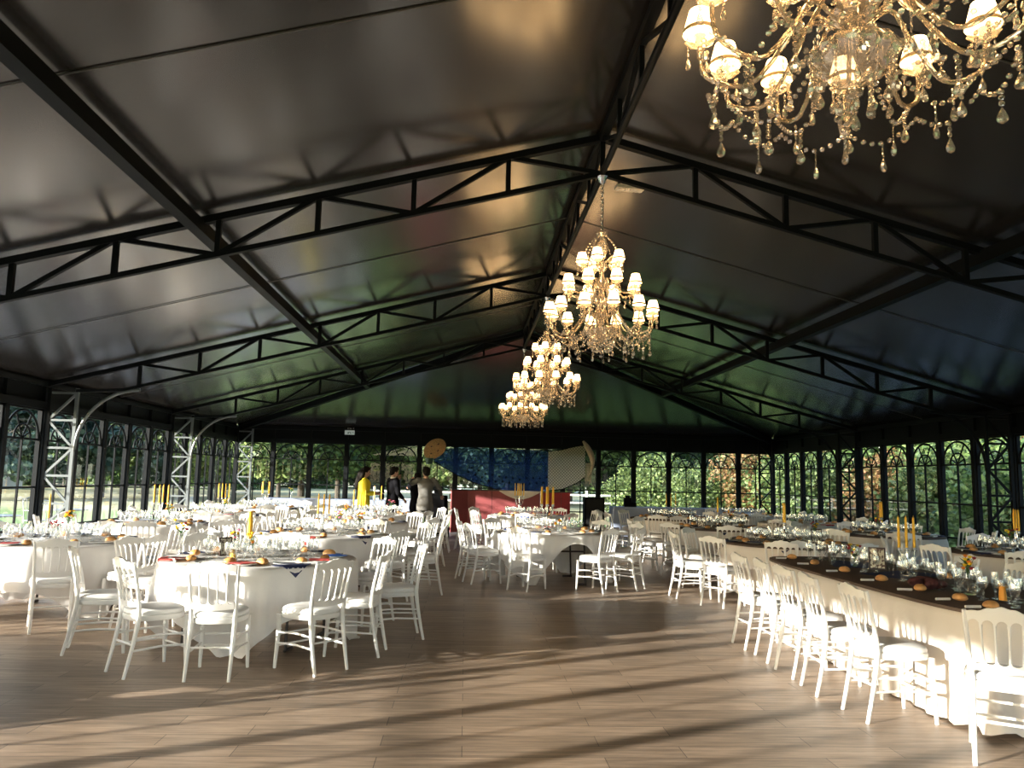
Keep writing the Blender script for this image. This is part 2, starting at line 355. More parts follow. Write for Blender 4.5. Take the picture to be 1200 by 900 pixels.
# roof trusses
VX = [0, .975, 1.93, 2.88, 3.85, 4.83, 5.80, 6.76, 7.70]
def zu(x): return 5.12 - .264 * abs(x)
def zl(x): return 4.73 - .262 * abs(x)
def truss(y, label):
    t = empty('roof_truss', (0, y, 0)); tag(t, label, 'truss', 'roof trusses across the hall'); m = M['steel']
    for sg, nm in ((-1, 'left'), (1, 'right')):
        r = MB(); r.bar((0, 0, zu(0)), (sg * 8.2, 0, zu(8.2)), .08, .07); ob('upper_chord', r.mesh('upper_chord', m, False), t)
        r = MB(); r.bar((0, 0, zl(0)), (sg * 7.0, 0, zl(7.0)), .055, .05); r.bar((sg * 7.0, 0, zl(7.0)), (sg * 7.75, 0, 2.86), .055, .05); ob('lower_chord', r.mesh('lower_chord', m, False), t)
        for k, x in enumerate(VX):
            if x == 0 and sg > 0: continue
            if x > 7: continue
            r = MB(); r.bar((sg * x, 0, zl(x)), (sg * x, 0, zu(x)), .05); ob('strut', r.mesh('strut', m, False), t)
        for k in range(7):
            a, b = VX[k], VX[k + 1]; r = MB()
            if k % 2 == 0: r.bar((sg * a, 0, zl(a)), (sg * b, 0, zu(b)), .045)
            else: r.bar((sg * a, 0, zu(a)), (sg * b, 0, zl(b)), .045)
            ob('diagonal_brace', r.mesh('diagonal_brace', m, False), t)
    return t
for i, s_ in ((1, 'hidden far'), (2, 'third')): pass
truss(-5.5, 'black steel roof truss farthest from the camera, before the hipped end')
truss(-11, 'black steel roof truss second from the camera, behind the middle chandelier')
truss(-16.5, 'black steel roof truss nearest the camera with chandelier at its peak')
truss(-22, 'black steel roof truss almost overhead above the closest chandelier')
truss(-27.5, 'black steel roof truss behind the camera')
# ridge lattice beam, purlins, hip rafters
for q, (y0, y1) in enumerate(((-33, -22), (-22, -16.5), (-16.5, -11), (-11, -5.5))):
    t = empty('ridge_beam', (0, y0, 0)); tag(t, ['black steel lattice ridge beam behind the camera', 'black steel lattice ridge beam between the two nearest trusses', 'black steel lattice ridge beam between second and third chandeliers', 'black steel lattice ridge beam at the far end'][q], 'ridge beam', 'ridge beams')
    L = y1 - y0; r = MB(); r.bar((0, .03, 5.12), (0, L - .03, 5.12), .08, .08); ob('upper_chord', r.mesh('chord', M['steel'], False), t)
    r = MB(); r.tube([(0, .03, 4.74), (0, L - .03, 4.74)], .032, 10); ob('lower_chord', r.mesh('chord', M['steel']), t)
    r = MB(); k = int(round(L / .92))
    for i in range(k):
        a, b = L * i / k, L * (i + 1) / k
        if i: r.bar((0, a, 4.74), (0, a, 5.12), .04)
        r.bar((0, a, 4.74 if i % 2 else 5.1), (0, b, 5.1 if i % 2 else 4.74), .035)
    ob('lacing', r.mesh('lacing', M['steel'], False), t)
for sg, nm in ((-1, 'left'), (1, 'right')):
    o = MB(); o.bar((sg * 4.02, YF, 3.99), (sg * 4.02, -2.95, 3.99), .07, .14); o.bar((sg * 4.02, YF, 3.915), (sg * 4.02, -2.95, 3.915), .12, .012)
    tag(ob('roof_purlin', o.mesh('purlin', M['steel'], False)), 'long black purlin running lengthwise under the %s roof slope' % nm, 'beam')
    o = MB(); o.bar((0, YH, ZR - .12), (sg * (W - .05), -.1, ZC - .12), .12, .16)
    tag(ob('hip_rafter', o.mesh('hip', M['steel'], False)), 'black hip rafter running down to the far %s corner' % nm, 'beam')

# emergency lamp and exit sign
t = empty('emergency_lamp', (.30, -16.42, 4.62), R(8)); tag(t, 'small white emergency lamp fixed beside the nearest truss peak', 'lamp')
r = MB(); r.box((0, 0, 0), (.30, .10, .035)); ob('lamp_housing', r.mesh('h', M['led'], False), t)
r = MB()
for k in range(7): r.box((-.12 + k * .04, 0, -.021), (.024, .07, .012))
ob('lamp_lens', r.mesh('l', M['plate'], False), t)
r = MB(); r.box((-.1, .05, .09), (.02, .02, .18)); ob('bracket', r.mesh('b', M['steel'], False), t)
t = empty('exit_sign', (-4.88, -.10, 2.80)); tag(t, 'small green and white exit sign on the dark band above windows', 'sign')
r = MB(); r.box((0, 0, .07), (.29, .04, .13)); ob('sign_panel', r.mesh('p', mat('sign_face', (.62, .70, .68), .5, emit=(.6, .7, .68), es=.12), False), t)
r = MB()
sgx = mat('sign_green', (.01, .09, .05), .5)
r.box((-.045, -.024, .055), (.022, .006, .055)); r.bar((-.035, -.024, .075), (-.02, -.024, .045), .006, .014); r.box((.0, -.024, .075), (.035, .006, .018)); r.box((.035, -.024, .055), (.022, .006, .055)); ob('running_figure', r.mesh('f', sgx, False), t)
r = MB(); r.prism([(.09, .05), (.125, .07), (.09, .09)], -.027, -.021); ob('arrow', r.mesh('f', sgx, False), t)
r = MB(); r.box((.03, 0, .19), (.22, .04, .05)); ob('upper_strip', r.mesh('u', M['black'], False), t)
for k, ch in enumerate('EXIT'):
    cu = bpy.data.curves.new('letter', 'FONT'); cu.body = ch; cu.size = .065; cu.extrude = .002; cu.materials.append(M['plate'])
    tmp = bpy.data.objects.new('tmp', cu); me = bpy.data.meshes.new_from_object(tmp); bpy.data.objects.remove(tmp); bpy.data.curves.remove(cu)
    ob('letter', me, t, (-.065 + k * .055, -.024, .167), rot=(PI / 2, 0, 0))

# ------------------------------------------------------------------ chairs
def chair_meshes():
    m = M['chair']; d = {}
    def bx(z): return -.185 - .02 * ((z - .45) / .45) - .07 * max(0, (z - .5) / .42) ** 1.3      # depth of the back at height z
    def post_pts(sx):
        pts = []
        for z in (0, .12, .25, .38, .46, .55, .65, .75, .84, .872):
            if z < .46: y = -.185 - .085 * ((.46 - z) / .46) ** 1.3
            else: y = bx(z)
            x = .165 + (.022 * (z - .46) / .4 if z > .46 else 0)
            pts.append((sx * x, y, z))
        return pts
    for sx, nm in ((-1, 'rear_leg_a'), (1, 'rear_leg_b')):
        b = MB(); b.tube(post_pts(sx), [.013, .015, .017, .019, .019, .016, .0145, .0135, .0135, .012], 8); d[nm] = b.mesh('rear_leg', m)
    for sx, nm in ((-1, 'front_leg_a'), (1, 'front_leg_b')):
        b = MB(); b.tube([(sx * .19, .205, 0), (sx * .188, .202, .06), (sx * .183, .195, .2), (sx * .18, .19, .30), (sx * .18, .19, .315), (sx * .18, .19, .325), (sx * .18, .19, .43)], [.013, .0145, .018, .019, .024, .019, .021], 8); d[nm] = b.mesh('front_leg', m)
    def bow(v):
        x, y, z = v; return (x, bx(z) + y - .03 * (1 - (x / .19) ** 2), z)
    b = MB()
    # crest rail with five round-headed openings
    xs = [-.178 + .356 * i / 5 for i in range(6)]
    low = []
    for i in range(5):
        a, c = xs[i] + .007, xs[i + 1] - .007; mid = (a + c) / 2; r_ = (c - a) / 2
        for k in range(9):
            t = PI - PI * k / 8; low.append((mid + r_ * K(t), .795 + r_ * 1.0 * S(t)))
    def crest(x): u = abs(x) / .2; return .887 + .017 * K(u * PI * 1.25) + .0035 * K(x / .0356 * PI) - (.012 if u > .9 else 0)
    # build as quad strip between lower outline and crest so the concave plate stays clean
    top = [(x * 1.04, crest(x)) for x, z in low]; nlow = len(low)
    vs = []; fs = []
    for yy in (-.011, .011):
        for (x, z) in low: vs.append(bow((x, yy, z)))
        for (x, z) in top: vs.append(bow((x, yy, z)))
    o2 = 2 * nlow
    for i in range(nlow - 1):
        fs += [(i, i + 1, nlow + i + 1, nlow + i), (o2 + i + 1, o2 + i, o2 + nlow + i, o2 + nlow + i + 1), (i + 1, i, o2 + i, o2 + i + 1), (nlow + i, nlow + i + 1, o2 + nlow + i + 1, o2 + nlow + i)]
    fs += [(0, nlow, o2 + nlow, o2), (nlow - 1, o2 + nlow - 1, o2 + 2 * nlow - 1, 2 * nlow - 1)]
    b.add(vs, fs)
    # lower rail with shallow cups
    xl = [-.166 + .332 * i / 5 for i in range(6)]; up = []
    for i in range(5):
        a, c = xl[i] + .006, xl[i + 1] - .006; mid = (a + c) / 2; r_ = (c - a) / 2
        for k in range(7): t = PI + PI * k / 6; up.append((mid + r_ * K(t), .585 + r_ * .75 * S(t)))
    vs = []; n2 = len(up)
    for yy in (-.010, .010):
        for (x, z) in up: vs.append(bow((x, yy, z)))
        for (x, z) in up: vs.append(bow((x, yy, .53 - .010 * K(x / .17 * PI / 2))))
    o2 = 2 * n2; fs = []
    for i in range(n2 - 1):
        fs += [(i, i + 1, n2 + i + 1, n2 + i), (o2 + i + 1, o2 + i, o2 + n2 + i, o2 + n2 + i + 1), (i + 1, i, o2 + i, o2 + i + 1), (n2 + i, n2 + i + 1, o2 + n2 + i + 1, o2 + n2 + i)]
    b.add(vs, fs)
    for i in range(1, 5):
        pts = []
        for k in range(7):
            z = .58 + .222 * k / 6; f = k / 6; pts.append(bow((xl[i] * (1 - f) + xs[i] * f, 0, z)))
        b.tube(pts, [.0095, .008, .0068, .0062, .0066, .008, .011], 6)
    d['backrest'] = b.mesh('backrest', m, ang=40)
    b = MB(); N = 28; pr = []
    def seat_out(a, s=1.):
        e = 2 / 3.2; x = .212 * abs(K(a)) ** e * (1 if K(a) > 0 else -1); y = .213 * abs(S(a)) ** e * (1 if S(a) > 0 else -1)
        if y < 0: x *= 1 - .14 * (-y / .213)
        return x * s, y * s
    def ring(z, s): return [(*seat_out(2 * PI * k / N, s), z) for k in range(N)]
    def stack(b, rings):
        for i, (z, s) in enumerate(rings): b.v += ring(z, s)
        for i in range(len(rings) - 1):
            for k in range(N): a, c = i * N + k, i * N + (k + 1) % N; b.f.append((a, c, c + N, a + N))
        b.f.append(tuple(range(N))[::-1]); b.f.append(tuple((len(rings) - 1) * N + k for k in range(N)))
    stack(b, [(.415, .93), (.415, .97), (.425, 1.), (.452, 1.), (.458, .97)]); d['seat_frame'] = b.mesh('seat_frame', m)
    b = MB(); stack(b, [(.458, .93), (.465, .975), (.478, .985), (.492, .955), (.503, .86), (.508, .6), (.509, .3)]); d['seat_cushion'] = b.mesh('seat_cushion', M['cushion'])
    b = MB()
    for z in (.20, .29):
        for sx in (-1, 1): b.tube([(sx * .184, .195, z), (sx * .167, -.0, z + .01), (sx * .166, -.215 - .02 * (.46 - z), z)], .009, 6)
    b.tube([(-.182, .193, .27), (.182, .193, .27)], .009, 6); b.tube([(-.182, .196, .18), (.182, .196, .18)], .009, 6); b.tube([(-.165, -.21, .24), (.165, -.21, .24)], .009, 6)
    d['stretchers'] = b.mesh('stretchers', m); return d
CH = chair_meshes(); nchair = [0]
CHP = [('seat_frame', 'seat_frame'), ('seat_cushion', 'seat_cushion'), ('backrest', 'backrest'), ('leg', 'front_leg_a'), ('leg', 'front_leg_b'), ('leg', 'rear_leg_a'), ('leg', 'rear_leg_b'), ('stretcher', 'stretchers')]
def chair(x, y, face, label, group):
    """face = compass angle the sitter looks to, degrees from +X"""
    t = empty('banquet_chair', (x, y, 0), R(face - 90)); tag(t, label, 'chair', group)
    for nm, k in CHP: ob(nm, CH[k], t)
    nchair[0] += 1; return t

# ------------------------------------------------------------------ tables and cloths
def round_cloth(x, y, r, half, rot, m, seed, zmin=.02, sx=1., lift=None, folds=9):
    q = random.Random(seed); N = 144; prof = [(0, .768), (.35 * r, .768), (.7 * r, .768), (.97 * r, .768), (r * 1.0, .764), (r * 1.012, .752)]
    vs = [(0, 0, .768)]; fs = []; rings = []
    ph = [q.uniform(0, 2 * PI) for _ in range(4)]
    steps = 12
    for i in range(1, len(prof)):
        rings.append([(prof[i][0] * K(2 * PI * k / N), prof[i][0] * S(2 * PI * k / N), prof[i][1]) for k in range(N)])
    for j in range(1, steps + 1):
        t = j / steps; ring = []
        for k in range(N):
            a = 2 * PI * k / N; c, s = abs(K(a - rot)), abs(S(a - rot)); drop = half / max(c, s) - r
            if lift:
                dd = (a - lift[0] + PI) % (2 * PI) - PI; drop *= 1 - lift[2] * math.exp(-(dd / lift[1]) ** 2)
            z = .752 - drop * t; fold = 1.5 * (.5 - abs(S(folds * a * .5 + ph[0] + .4 * S(3 * a + ph[3])))) + .55 * (.5 - abs(S(folds * a + 1.3 * S(2 * a) + ph[1]))) + .2 * S((folds * 3 + 2) * a + ph[2])
            cr = max(0, 1 - abs(((a - rot) % (PI / 2)) - PI / 4) / .32)
            amp = (.060 + .05 * cr) * t ** .6; rr = r * 1.015 + amp * fold + .035 * t - .07 * cr * t * (1 + .5 * S(5 * a))
            if z < zmin: rr += (zmin - z) * .25; z = zmin + .01 * abs(S(17 * a))
            ring.append((rr * K(a), rr * S(a), z))
        rings.append(ring)
    for rg in rings: vs += rg
    for k in range(N): fs.append((0, 1 + k, 1 + (k + 1) % N))
    for i in range(len(rings) - 1):
        for k in range(N): a, b = 1 + i * N + k, 1 + i * N + (k + 1) % N; fs.append((a, a + N, b + N, b))
    b = MB(); b.add([(v[0] * sx, v[1], v[2]) for v in vs], fs); return b.mesh('tablecloth', m, ang=80)
def round_table_meshes(r):
    a = MB(); a.lathe([(0, .725), (r * .985, .725), (r * .985, .757), (0, .757)], 48)
    return a.mesh('tabletop', M['board'])
RT = round_table_meshes(.9)
lg = MB()
lg.tube([(-.42, 0, .70), (-.42, 0, .62), (-.44, 0, .02)], .014, 8); lg.tube([(.42, 0, .70), (.42, 0, .62), (.44, 0, .02)], .014, 8); lg.tube([(-.42, 0, .5), (.42, 0, .5)], .012, 8); lg.tube([(-.42, 0, .70), (.42, 0, .70)], .012, 8); lg.tube([(-.46, 0, .014), (-.30, 0, .014)], .014); lg.tube([(.46, 0, .014), (.30, 0, .014)], .014)
LEG = lg.mesh('folding_leg', M['legm'])
def table_legs(t, rot, dist=.5):
    for s in (-1, 1):
        o = ob('leg', LEG, t, (dist * s * S(-rot) * -1 if False else -S(rot) * dist * s, K(rot) * dist * s, 0), rot)

# --- small tableware meshes
def glass_mesh(h, rb, rf, stem):
    h, rb, rf, stem = h * .86, rb * .9, rf * .9, stem * .86
    b = MB(); z0 = stem
    b.lathe([(0, .001), (rf, .001), (rf, .004), (.006, .009), (.0045, z0 * .5), (.005, z0), (rb * .55, z0 + .012), (rb * .95, z0 + (h - z0) * .35), (rb, z0 + (h - z0) * .55), (rb * .82, h), (rb * .80, h), (rb * .97, z0 + (h - z0) * .55), (rb * .5, z0 + .018), (0, z0 + .014)], 12)
    return b.mesh('wine_glass', M['glassware'], ang=60)
GL = [('water_goblet', glass_mesh(.20, .042, .036, .085), 'tall clear water goblet'), ('wine_glass', glass_mesh(.175, .034, .032, .08), 'clear stemmed wine glass'), ('champagne_flute', glass_mesh(.225, .025, .030, .09), 'slender clear champagne flute')]
b = MB(); b.lathe([(0, .004), (.075, .004), (.082, .006), (.130, .018), (.132, .021), (.085, .011), (0, .009)], 24); PLATE = b.mesh('plate', M['plate'])
def roll_mesh(seed):
    q = random.Random(seed); b = MB(); vs = []; n, m = 16, 8
    b.ell((0, 0, .022), (.054, .046, .036), 24, 14); b.v = [(x * (1 + .03 * S(60 * y)), y * (1 + .03 * S(50 * x)), max(.001, (z if z > .02 else .02 + (z - .02) * .55) - .004 * math.exp(-(y / .006) ** 2) * (z > .04))) for x, y, z in b.v]
    return b.mesh('bread_roll', M['bread'])
ROLL = roll_mesh(1)
def napkin_mesh(m, hang):
    """square folded napkin lying at the table edge, local +y towards the edge, its corner hanging over"""
    n = 9; vs = []; fs = []; s = .125
    for top in (0, 1):
        for i in range(n):
            for j in range(n):
                u, v = -s + 2 * s * i / (n - 1), -s + 2 * s * j / (n - 1)
                x, y = (u - v) * .7071, (u + v) * .7071; z = .004 + .006 * abs(S(23 * x + 3)) * abs(K(17 * y))
                if hang and y > hang: z = z - (y - hang) * .95; y = hang + .012 + (y - hang) * .12
                vs.append((x, y, z + top * .007))
    for top in (0, 1):
        for i in range(n - 1):
            for j in range(n - 1):
                a = top * n * n + i * n + j; fs.append((a, a + n, a + n + 1, a + 1) if top else (a, a + 1, a + n + 1, a + n))
    ed = [i * n for i in range(n)] + [(n - 1) * n + j for j in range(1, n)] + [i * n + n - 1 for i in range(n - 2, -1, -1)] + [j for j in range(n - 2, 0, -1)]
    for k in range(len(ed)): a, c = ed[k], ed[(k + 1) % len(ed)]; fs.append((a, c, c + n * n, a + n * n))
    b = MB(); b.add(vs, fs); return b.mesh('napkin', m, ang=60)
NAP = {k: napkin_mesh(M[k], .075) for k in ('navy', 'red', 'blue')}
NAPF = {k: napkin_mesh(M[k], 0) for k in ('navy', 'red', 'blue')}
b = MB(); b.tube([(-.07, 0, .012), (.07, 0, .012)], .012, 8); MENU = b.mesh('menu', M['paper'])
b = MB(); b.prism([(-.05, 0), (.05, 0), (.0, .15)], -.002, .002); b.v = [(x, y + z * .25, z) for x, y, z in b.v]; CARD = b.mesh('place_card', M['paper'], False)
def taper_candle(h, r, m): b = MB(); b.lathe([(0, 0), (r, 0), (r * .95, h * .5), (r * .72, h), (r * .3, h + .006), (0, h + .006)], 10); b.tube([(0, 0, h), (.002, 0, h + .02)], .0015, 5); return b.mesh('candle', m)
TAPER = taper_candle(.27, .0125, M['yellowwax']); PILLAR = taper_candle(.13, .032, M['orangewax']); BIGC = taper_candle(.26, .028, M['yellowwax']); SMALLC = taper_candle(.08, .026, M['yellowwax'])
def candelabra(x, y, z, rz, n, H, label, grp='candelabras with yellow candles'):
    t = empty('candelabra', (x, y, z), rz); tag(t, label, 'candelabra', grp)
    b = MB(); b.lathe([(0, 0), (.07, 0), (.07, .01), (.03, .025), (.011, .05), (.014, H * .3), (.009, H * .35), (.016, H * .5), (.009, H * .55), (.012, H - .02), (0, H - .02)], 14); ob('stem', b.mesh('stem', M['silver']), t)
    out = [(0, 0)] if n % 2 else []
    k = n - len(out); out += [(.105 * K(2 * PI * i / k), .105 * S(2 * PI * i / k)) for i in range(k)]
    if n == 3: out = [(0, 0), (.075, 0), (-.075, .0)]
    for (a, c) in out:
        h0 = H
        if (a, c) != (0, 0):
            b = MB(); pts = [(a * s, c * s, H * .62 - .05 * S(PI * s) + (H - H * .62 - .02) * s ** 2.5) for s in [i / 8 for i in range(9)]]; b.tube(pts, .006, 6); ob('arm', b.mesh('arm', M['silver']), t)
        b = MB(); b.lathe([(0, 0), (.024, .004), (.026, .008), (.012, .01), (.014, .035), (0, .035)], 10); ob('candle_cup', b.mesh('cup', M['silver']), t, (a, c, H - .022))
        ob('candle', TAPER, t, (a, c, H + .01))
    return t
def bouquet(x, y, z, cols, h, label, vase='tall', cat='vase'):
    q = random.Random(int(x * 100 + y * 37)); t = empty('flower_vase', (x, y, z)); tag(t, label, cat, 'flower vases on the tables')
    b = MB(); pr = {'tall': [(0, 0), (.035, 0), (.02, .03), (.018, h * .3), (.030, h * .62), (.045, h * .66), (.040, h * .66), (.02, h * .3), (0, .03)],
                    'flask': [(0, 0), (.06, 0), (.075, .03), (.06, .08), (.02, .12), (.016, h * .6), (.022, h * .64), (.014, h * .6), (.05, .07), (0, .01)],
                    'low': [(0, 0), (.035, 0), (.045, .04), (.04, .09), (.036, .09), (.03, .01), (0, .01)]}[vase]
    b.lathe(pr, 14); ob('vase', b.mesh('vase', M['glassware']), t)
    top = h * .66 if vase != 'low' else .09; st = MB(); lf = MB(); fl = {}
    for i in range(11):
        a = q.uniform(0, 2 * PI); rr = q.uniform(.01, .075); zz = top + q.uniform(.02, .12); p = (rr * K(a), rr * S(a), zz)
        st.tube([(0, 0, top - .05), (p[0] * .5, p[1] * .5, (top + zz) / 2), p], .002, 4)
        c = cols[i % len(cols)]; f = fl.setdefault(c, MB())
        f.ell(p, (.014, .014, .012), 8, 4)
        for k in range(8):
            an = 2 * PI * k / 8; d = Vector((K(an), S(an), .35)) * .024; e = Vector((-S(an), K(an), 0)) * .009; P = Vector(p)
            f.add([P, P + d * .6 + e, P + d * 1.15, P + d * .6 - e, P + Vector((0, 0, -.004))], [(0, 1, 2, 3), (4, 3, 2, 1), (0, 4, 1), (0, 3, 4)])
    for i in range(16):
        a = q.uniform(0, 2 * PI); d = Vector((K(a), S(a), q.uniform(-.2, .8))).normalized() * q.uniform(.05, .09); e = Vector((-S(a), K(a), 0)) * .014; P = Vector((0, 0, top + q.uniform(-.01, .08)))
        lf.add([P, P + d * .5 + e, P + d, P + d * .5 - e], [(0, 1, 2, 3)])
    ob('stems', st.mesh('stems', M['leafg']), t); ob('leaves', lf.mesh('leaves', M['leafg'], False), t)
    for c, f in fl.items(): ob('blossoms', f.mesh('blossoms', M[c], False), t)
    return t
def photo_frame(x, y, z, rz, label, w=.13, h=.19):
    t = empty('photo_frame', (x, y, z), rz); tag(t, label, 'photo frame', 'framed cards on the tables')
    b = MB(); b.prism([(-w / 2, 0), (w / 2, 0), (w / 2, .012), (-w / 2, .012)], -.008, .008)
    for sx in (-1, 1): b.box((sx * (w / 2 - .006), 0, h / 2), (.012, .016, h))
    b.box((0, 0, h - .006), (w, .016, .012)); o = ob('frame', b.mesh('frame', M['frame'], False), t, rot=(R(-10), 0, 0))
    b = MB(); b.box((0, 0, h / 2), (w - .02, .008, h - .02)); ob('printed_card', b.mesh('card', M['card'], False), t, rot=(R(-10), 0, 0))
    b = MB(); b.bar((0, .012 + .02, h * .6), (0, .085, .002), .03, .004); ob('stand', b.mesh('stand', M['frame'], False), t)

NG = [0]; stuffg = MB(); GVERT = None
def glass(x, y, z, k, label, grp):
    if NG[0] < (300 if 'long table' in label else 240):
        NG[0] += 1; nm, me, kind = GL[k]; o = ob(nm, me, None, (x, y, z), rnd.uniform(0, 6)); tag(o, label, 'glass', grp)
    else:
        me = GL[k][1]; stuffg.add([(v.co.x + x, v.co.y + y, v.co.z + z) for v in me.vertices], [tuple(p.vertices) for p in me.polygons])
PL = []
def round_table(x, y, name, n=9, a0=-90, seed=1, topper=None, chairs=None, cr=1.33, half=1.33, rot=.3, navy=.6, dress=True, lift=None, cloth='cloth', detail=True, skip=()):
    q = random.Random(seed); t = empty('banquet_table', (x, y, 0)); tag(t, 'round folding table under the cloth, %s' % name, 'table', 'round banquet tables')
    ob('tabletop', RT, t); table_legs(t, q.uniform(0, 3) if not lift else R(5), .5)
    o = ob('tablecloth', round_cloth(x, y, .905, half, rot, M[cloth], seed, lift=lift), None, (x, y, 0)); tag(o, '%s cloth draped over %s' % ('white' if cloth == 'cloth' else 'cream', name), 'tablecloth', 'tablecloths on round tables')
    zt = .769
    if topper:
        b = MB(); b.lathe([(0, .769), (.895, .769), (.905, .767), (.918, .756), (.920, .745), (.925, .745), (.923, .758), (.908, .7725), (.89, .7735), (0, .7735)], 64); o = ob('table_topper', b.mesh('topper', M['brown']), None, (x, y, 0)); tag(o, 'dark brown topper cloth lying on %s' % name, 'tablecloth', 'brown topper cloths'); zt = .774
    seats = chairs or [(a0 + 360 / n * k + q.uniform(-5, 5), cr + q.uniform(-.04, .10), q.uniform(-10, 10)) for k in range(n)]
    # order the seats clockwise starting nearest the camera
    seats = sorted(seats, key=lambda s: (-(s[0] + 90 + 14)) % 360)
    for k, (a, r_, tw) in enumerate(seats):
        if k in skip: continue
        if k == 0: w = 'on its camera side'
        else: w = '%s clockwise from the camera side' % ORD[k]
        chair(x + r_ * K(R(a)), y + r_ * S(R(a)), a + 180 + tw, 'white spindle-back chair %s, %s' % (w.replace(' from the camera side', '') if False else w, name), 'chairs around ' + name)
    if not dress: return
    for k, (a, r_, tw) in enumerate(seats):
        ca, sa = K(R(a)), S(R(a)); px, py = x + .74 * ca, y + .74 * sa; w = 'at %s place clockwise' % ORD[k]
        o = ob('plate', PLATE, None, (x + .70 * ca, y + .70 * sa, zt)); tag(o, 'white dinner plate %s on %s' % (w, name), 'plate', 'plates on ' + name)
        col = 'navy' if q.random() < navy else q.choice(['red', 'blue'])
        if topper: col = 'navy'
        hg = q.random() < .4
        if q.random() < .75:
            o = ob('napkin', (NAP if hg else NAPF)[col], None, (x + .82 * ca, y + .82 * sa, zt + (.001 if hg else .018)) if hg else (x + .70 * ca, y + .70 * sa, zt + .018), R(a) - PI / 2 + (0 if hg else q.uniform(-.4, .4)), sc=1. if hg else .72); tag(o, '%s napkin %s %s on %s' % (col, 'over the edge' if hg else 'on the plate', w, name), 'napkin', 'napkins on ' + name)
        o = ob('bread_roll', ROLL, None, (x + .66 * K(R(a + 14)), y + .66 * S(R(a + 14)), zt + (.0)), R(q.uniform(0, 360)), sc=q.uniform(.95, 1.2)); tag(o, 'golden bread roll %s on %s' % (w, name), 'bread roll', 'bread rolls on ' + name)
        if q.random() < .5:
            o = ob('menu_scroll', MENU, None, (x + .80 * K(R(a + 13)), y + .80 * S(R(a + 13)), zt), R(a + 90 + q.uniform(-20, 20))); tag(o, 'rolled white paper %s on %s' % (w, name), 'menu', 'paper scrolls on ' + name)
        for g in range(3):
            aa = R(a + (-13, 0, 12)[g] + q.uniform(-3, 3)); rr = (.50, .46, .52)[g] + q.uniform(-.03, .03)
            glass(x + rr * K(aa), y + rr * S(aa), zt, g, '%s %s on %s' % (GL[g][2], w, name), 'glasses on ' + name)
        for g in range(3):
            aa = R(a + (-10, 8, 24)[g] + q.uniform(-4, 4)); rr = (.40, .30, .20)[g] + q.uniform(-.04, .04); glass(x + rr * K(aa), y + rr * S(aa), zt, g, 'inner-ring %s %s on %s' % (('goblet', 'wine glass', 'flute')[g], w, name), 'glasses on ' + name)
        if False:
            aa = R(a + 20); rr = .36 + q.uniform(-.06, .06); glass(x + rr * K(aa), y + rr * S(aa), zt, 0, 'inner-ring clear goblet %s on %s' % (w, name), 'glasses on ' + name)
    PL.append((x, y, zt, name))

LA = ['the %s left aisle table' % o for o in ('nearest', 'second', 'third', 'farthest')]
LW = ['the %s left wall table' % o for o in ('first', 'second', 'third', 'fourth')]
RA = ['the %s right aisle round table' % o for o in ('first', 'second', 'third')]
RW = ['the %s right wall table' % o for o in ('first', 'second', 'third', 'fourth')]
t1c = [(-113, 1.33, -22), (-88.5, 1.32, 0), (-57, 1.32, 17), (-28, 1.12, 22), (8, 1.30, 5), (48, 1.35, 0), (92, 1.3, -6), (128, 1.32, 5), (158, 1.35, 0), (203, 1.33, -5)]
round_table(-3.28, -16.38, LA[0], chairs=t1c, seed=11, navy=.5, rot=.78, half=1.30)
round_table(-6.45, -18.55, 'the left wall table beside the camera', chairs=[(-20, 1.25, 0), (22, 1.2, 0), (62, 1.3, 0), (100, 1.3, 0), (140, 1.3, 0), (180, 1.25, 0), (-60, 1.3, 0), (-100, 1.3, 0), (-140, 1.3, 0)], seed=31, dress=False)
round_table(-5.95, -14.85, LW[0], chairs=[(-64, 1.22, 0), (-25, 1.16, 8), (12, 1.3, 0), (52, 1.3, 5), (95, 1.3, 0), (140, 1.3, 0), (-103, 1.35, 5), (-145, 1.3, 0), (180, 1.3, 0)], seed=12, navy=.9, rot=.1)
round_table(.05, -11.65, 'the front middle table', chairs=[(-114, 1.10, -12), (-63, 1.20, 15), (-162, 1.12, 5), (-190, 1.22, 0), (125, 1.3, 0), (88, 1.3, 0), (50, 1.3, 0), (15, 1.28, 6), (-38, 1.28, 6)], seed=13, rot=.35, half=1.28, lift=(R(-72), .42, .72))
round_table(3.22, -13.25, RA[0], chairs=[(-150, 1.32, 10), (-182, 1.36, 5), (-115, 1.34, 0), (-80, 1.36, 5), (-45, 1.3, 0), (-5, 1.3, 0), (40, 1.3, 0), (85, 1.3, 0), (135, 1.3, 0)], seed=14, topper=1, cloth='cream', rot=.2, half=1.5)
round_table(-3.28, -13.05, LA[1], n=9, a0=-88, seed=15, rot=.5, navy=.7)
round_table(-6.15, -11.5, LW[1], n=9, a0=-75, seed=16, rot=.9)
round_table(5.95, -14.3, RW[0], n=9, a0=-85, seed=17, topper=1, cloth='cream')
round_table(-3.25, -9.95, LA[2], n=9, a0=-70, seed=18, rot=.2)
round_table(3.35, -9.75, RA[1], n=9, a0=-140, seed=19, topper=1, cloth='cream', rot=.6)
round_table(.1, -6.35, 'the rear middle table', n=9, a0=-100, seed=20)
round_table(-6.15, -8.2, LW[2], n=9, a0=-60, seed=21)
round_table(-3.2, -7.0, LA[3], n=9, a0=-42, seed=22)
round_table(5.95, -10.85, RW[1], n=9, a0=-70, seed=23, topper=1, cloth='cream')
round_table(3.35, -6.4, RA[2], n=9, a0=-120, seed=24, topper=1, cloth='cream')
round_table(5.95, -7.4, RW[2], n=8, a0=-80, seed=25, cloth='cream')
round_table(-6.1, -4.9, LW[3], n=8, a0=-70, seed=26)
round_table(5.9, -4.0, RW[3], n=8, a0=-80, seed=27, cloth='cream')

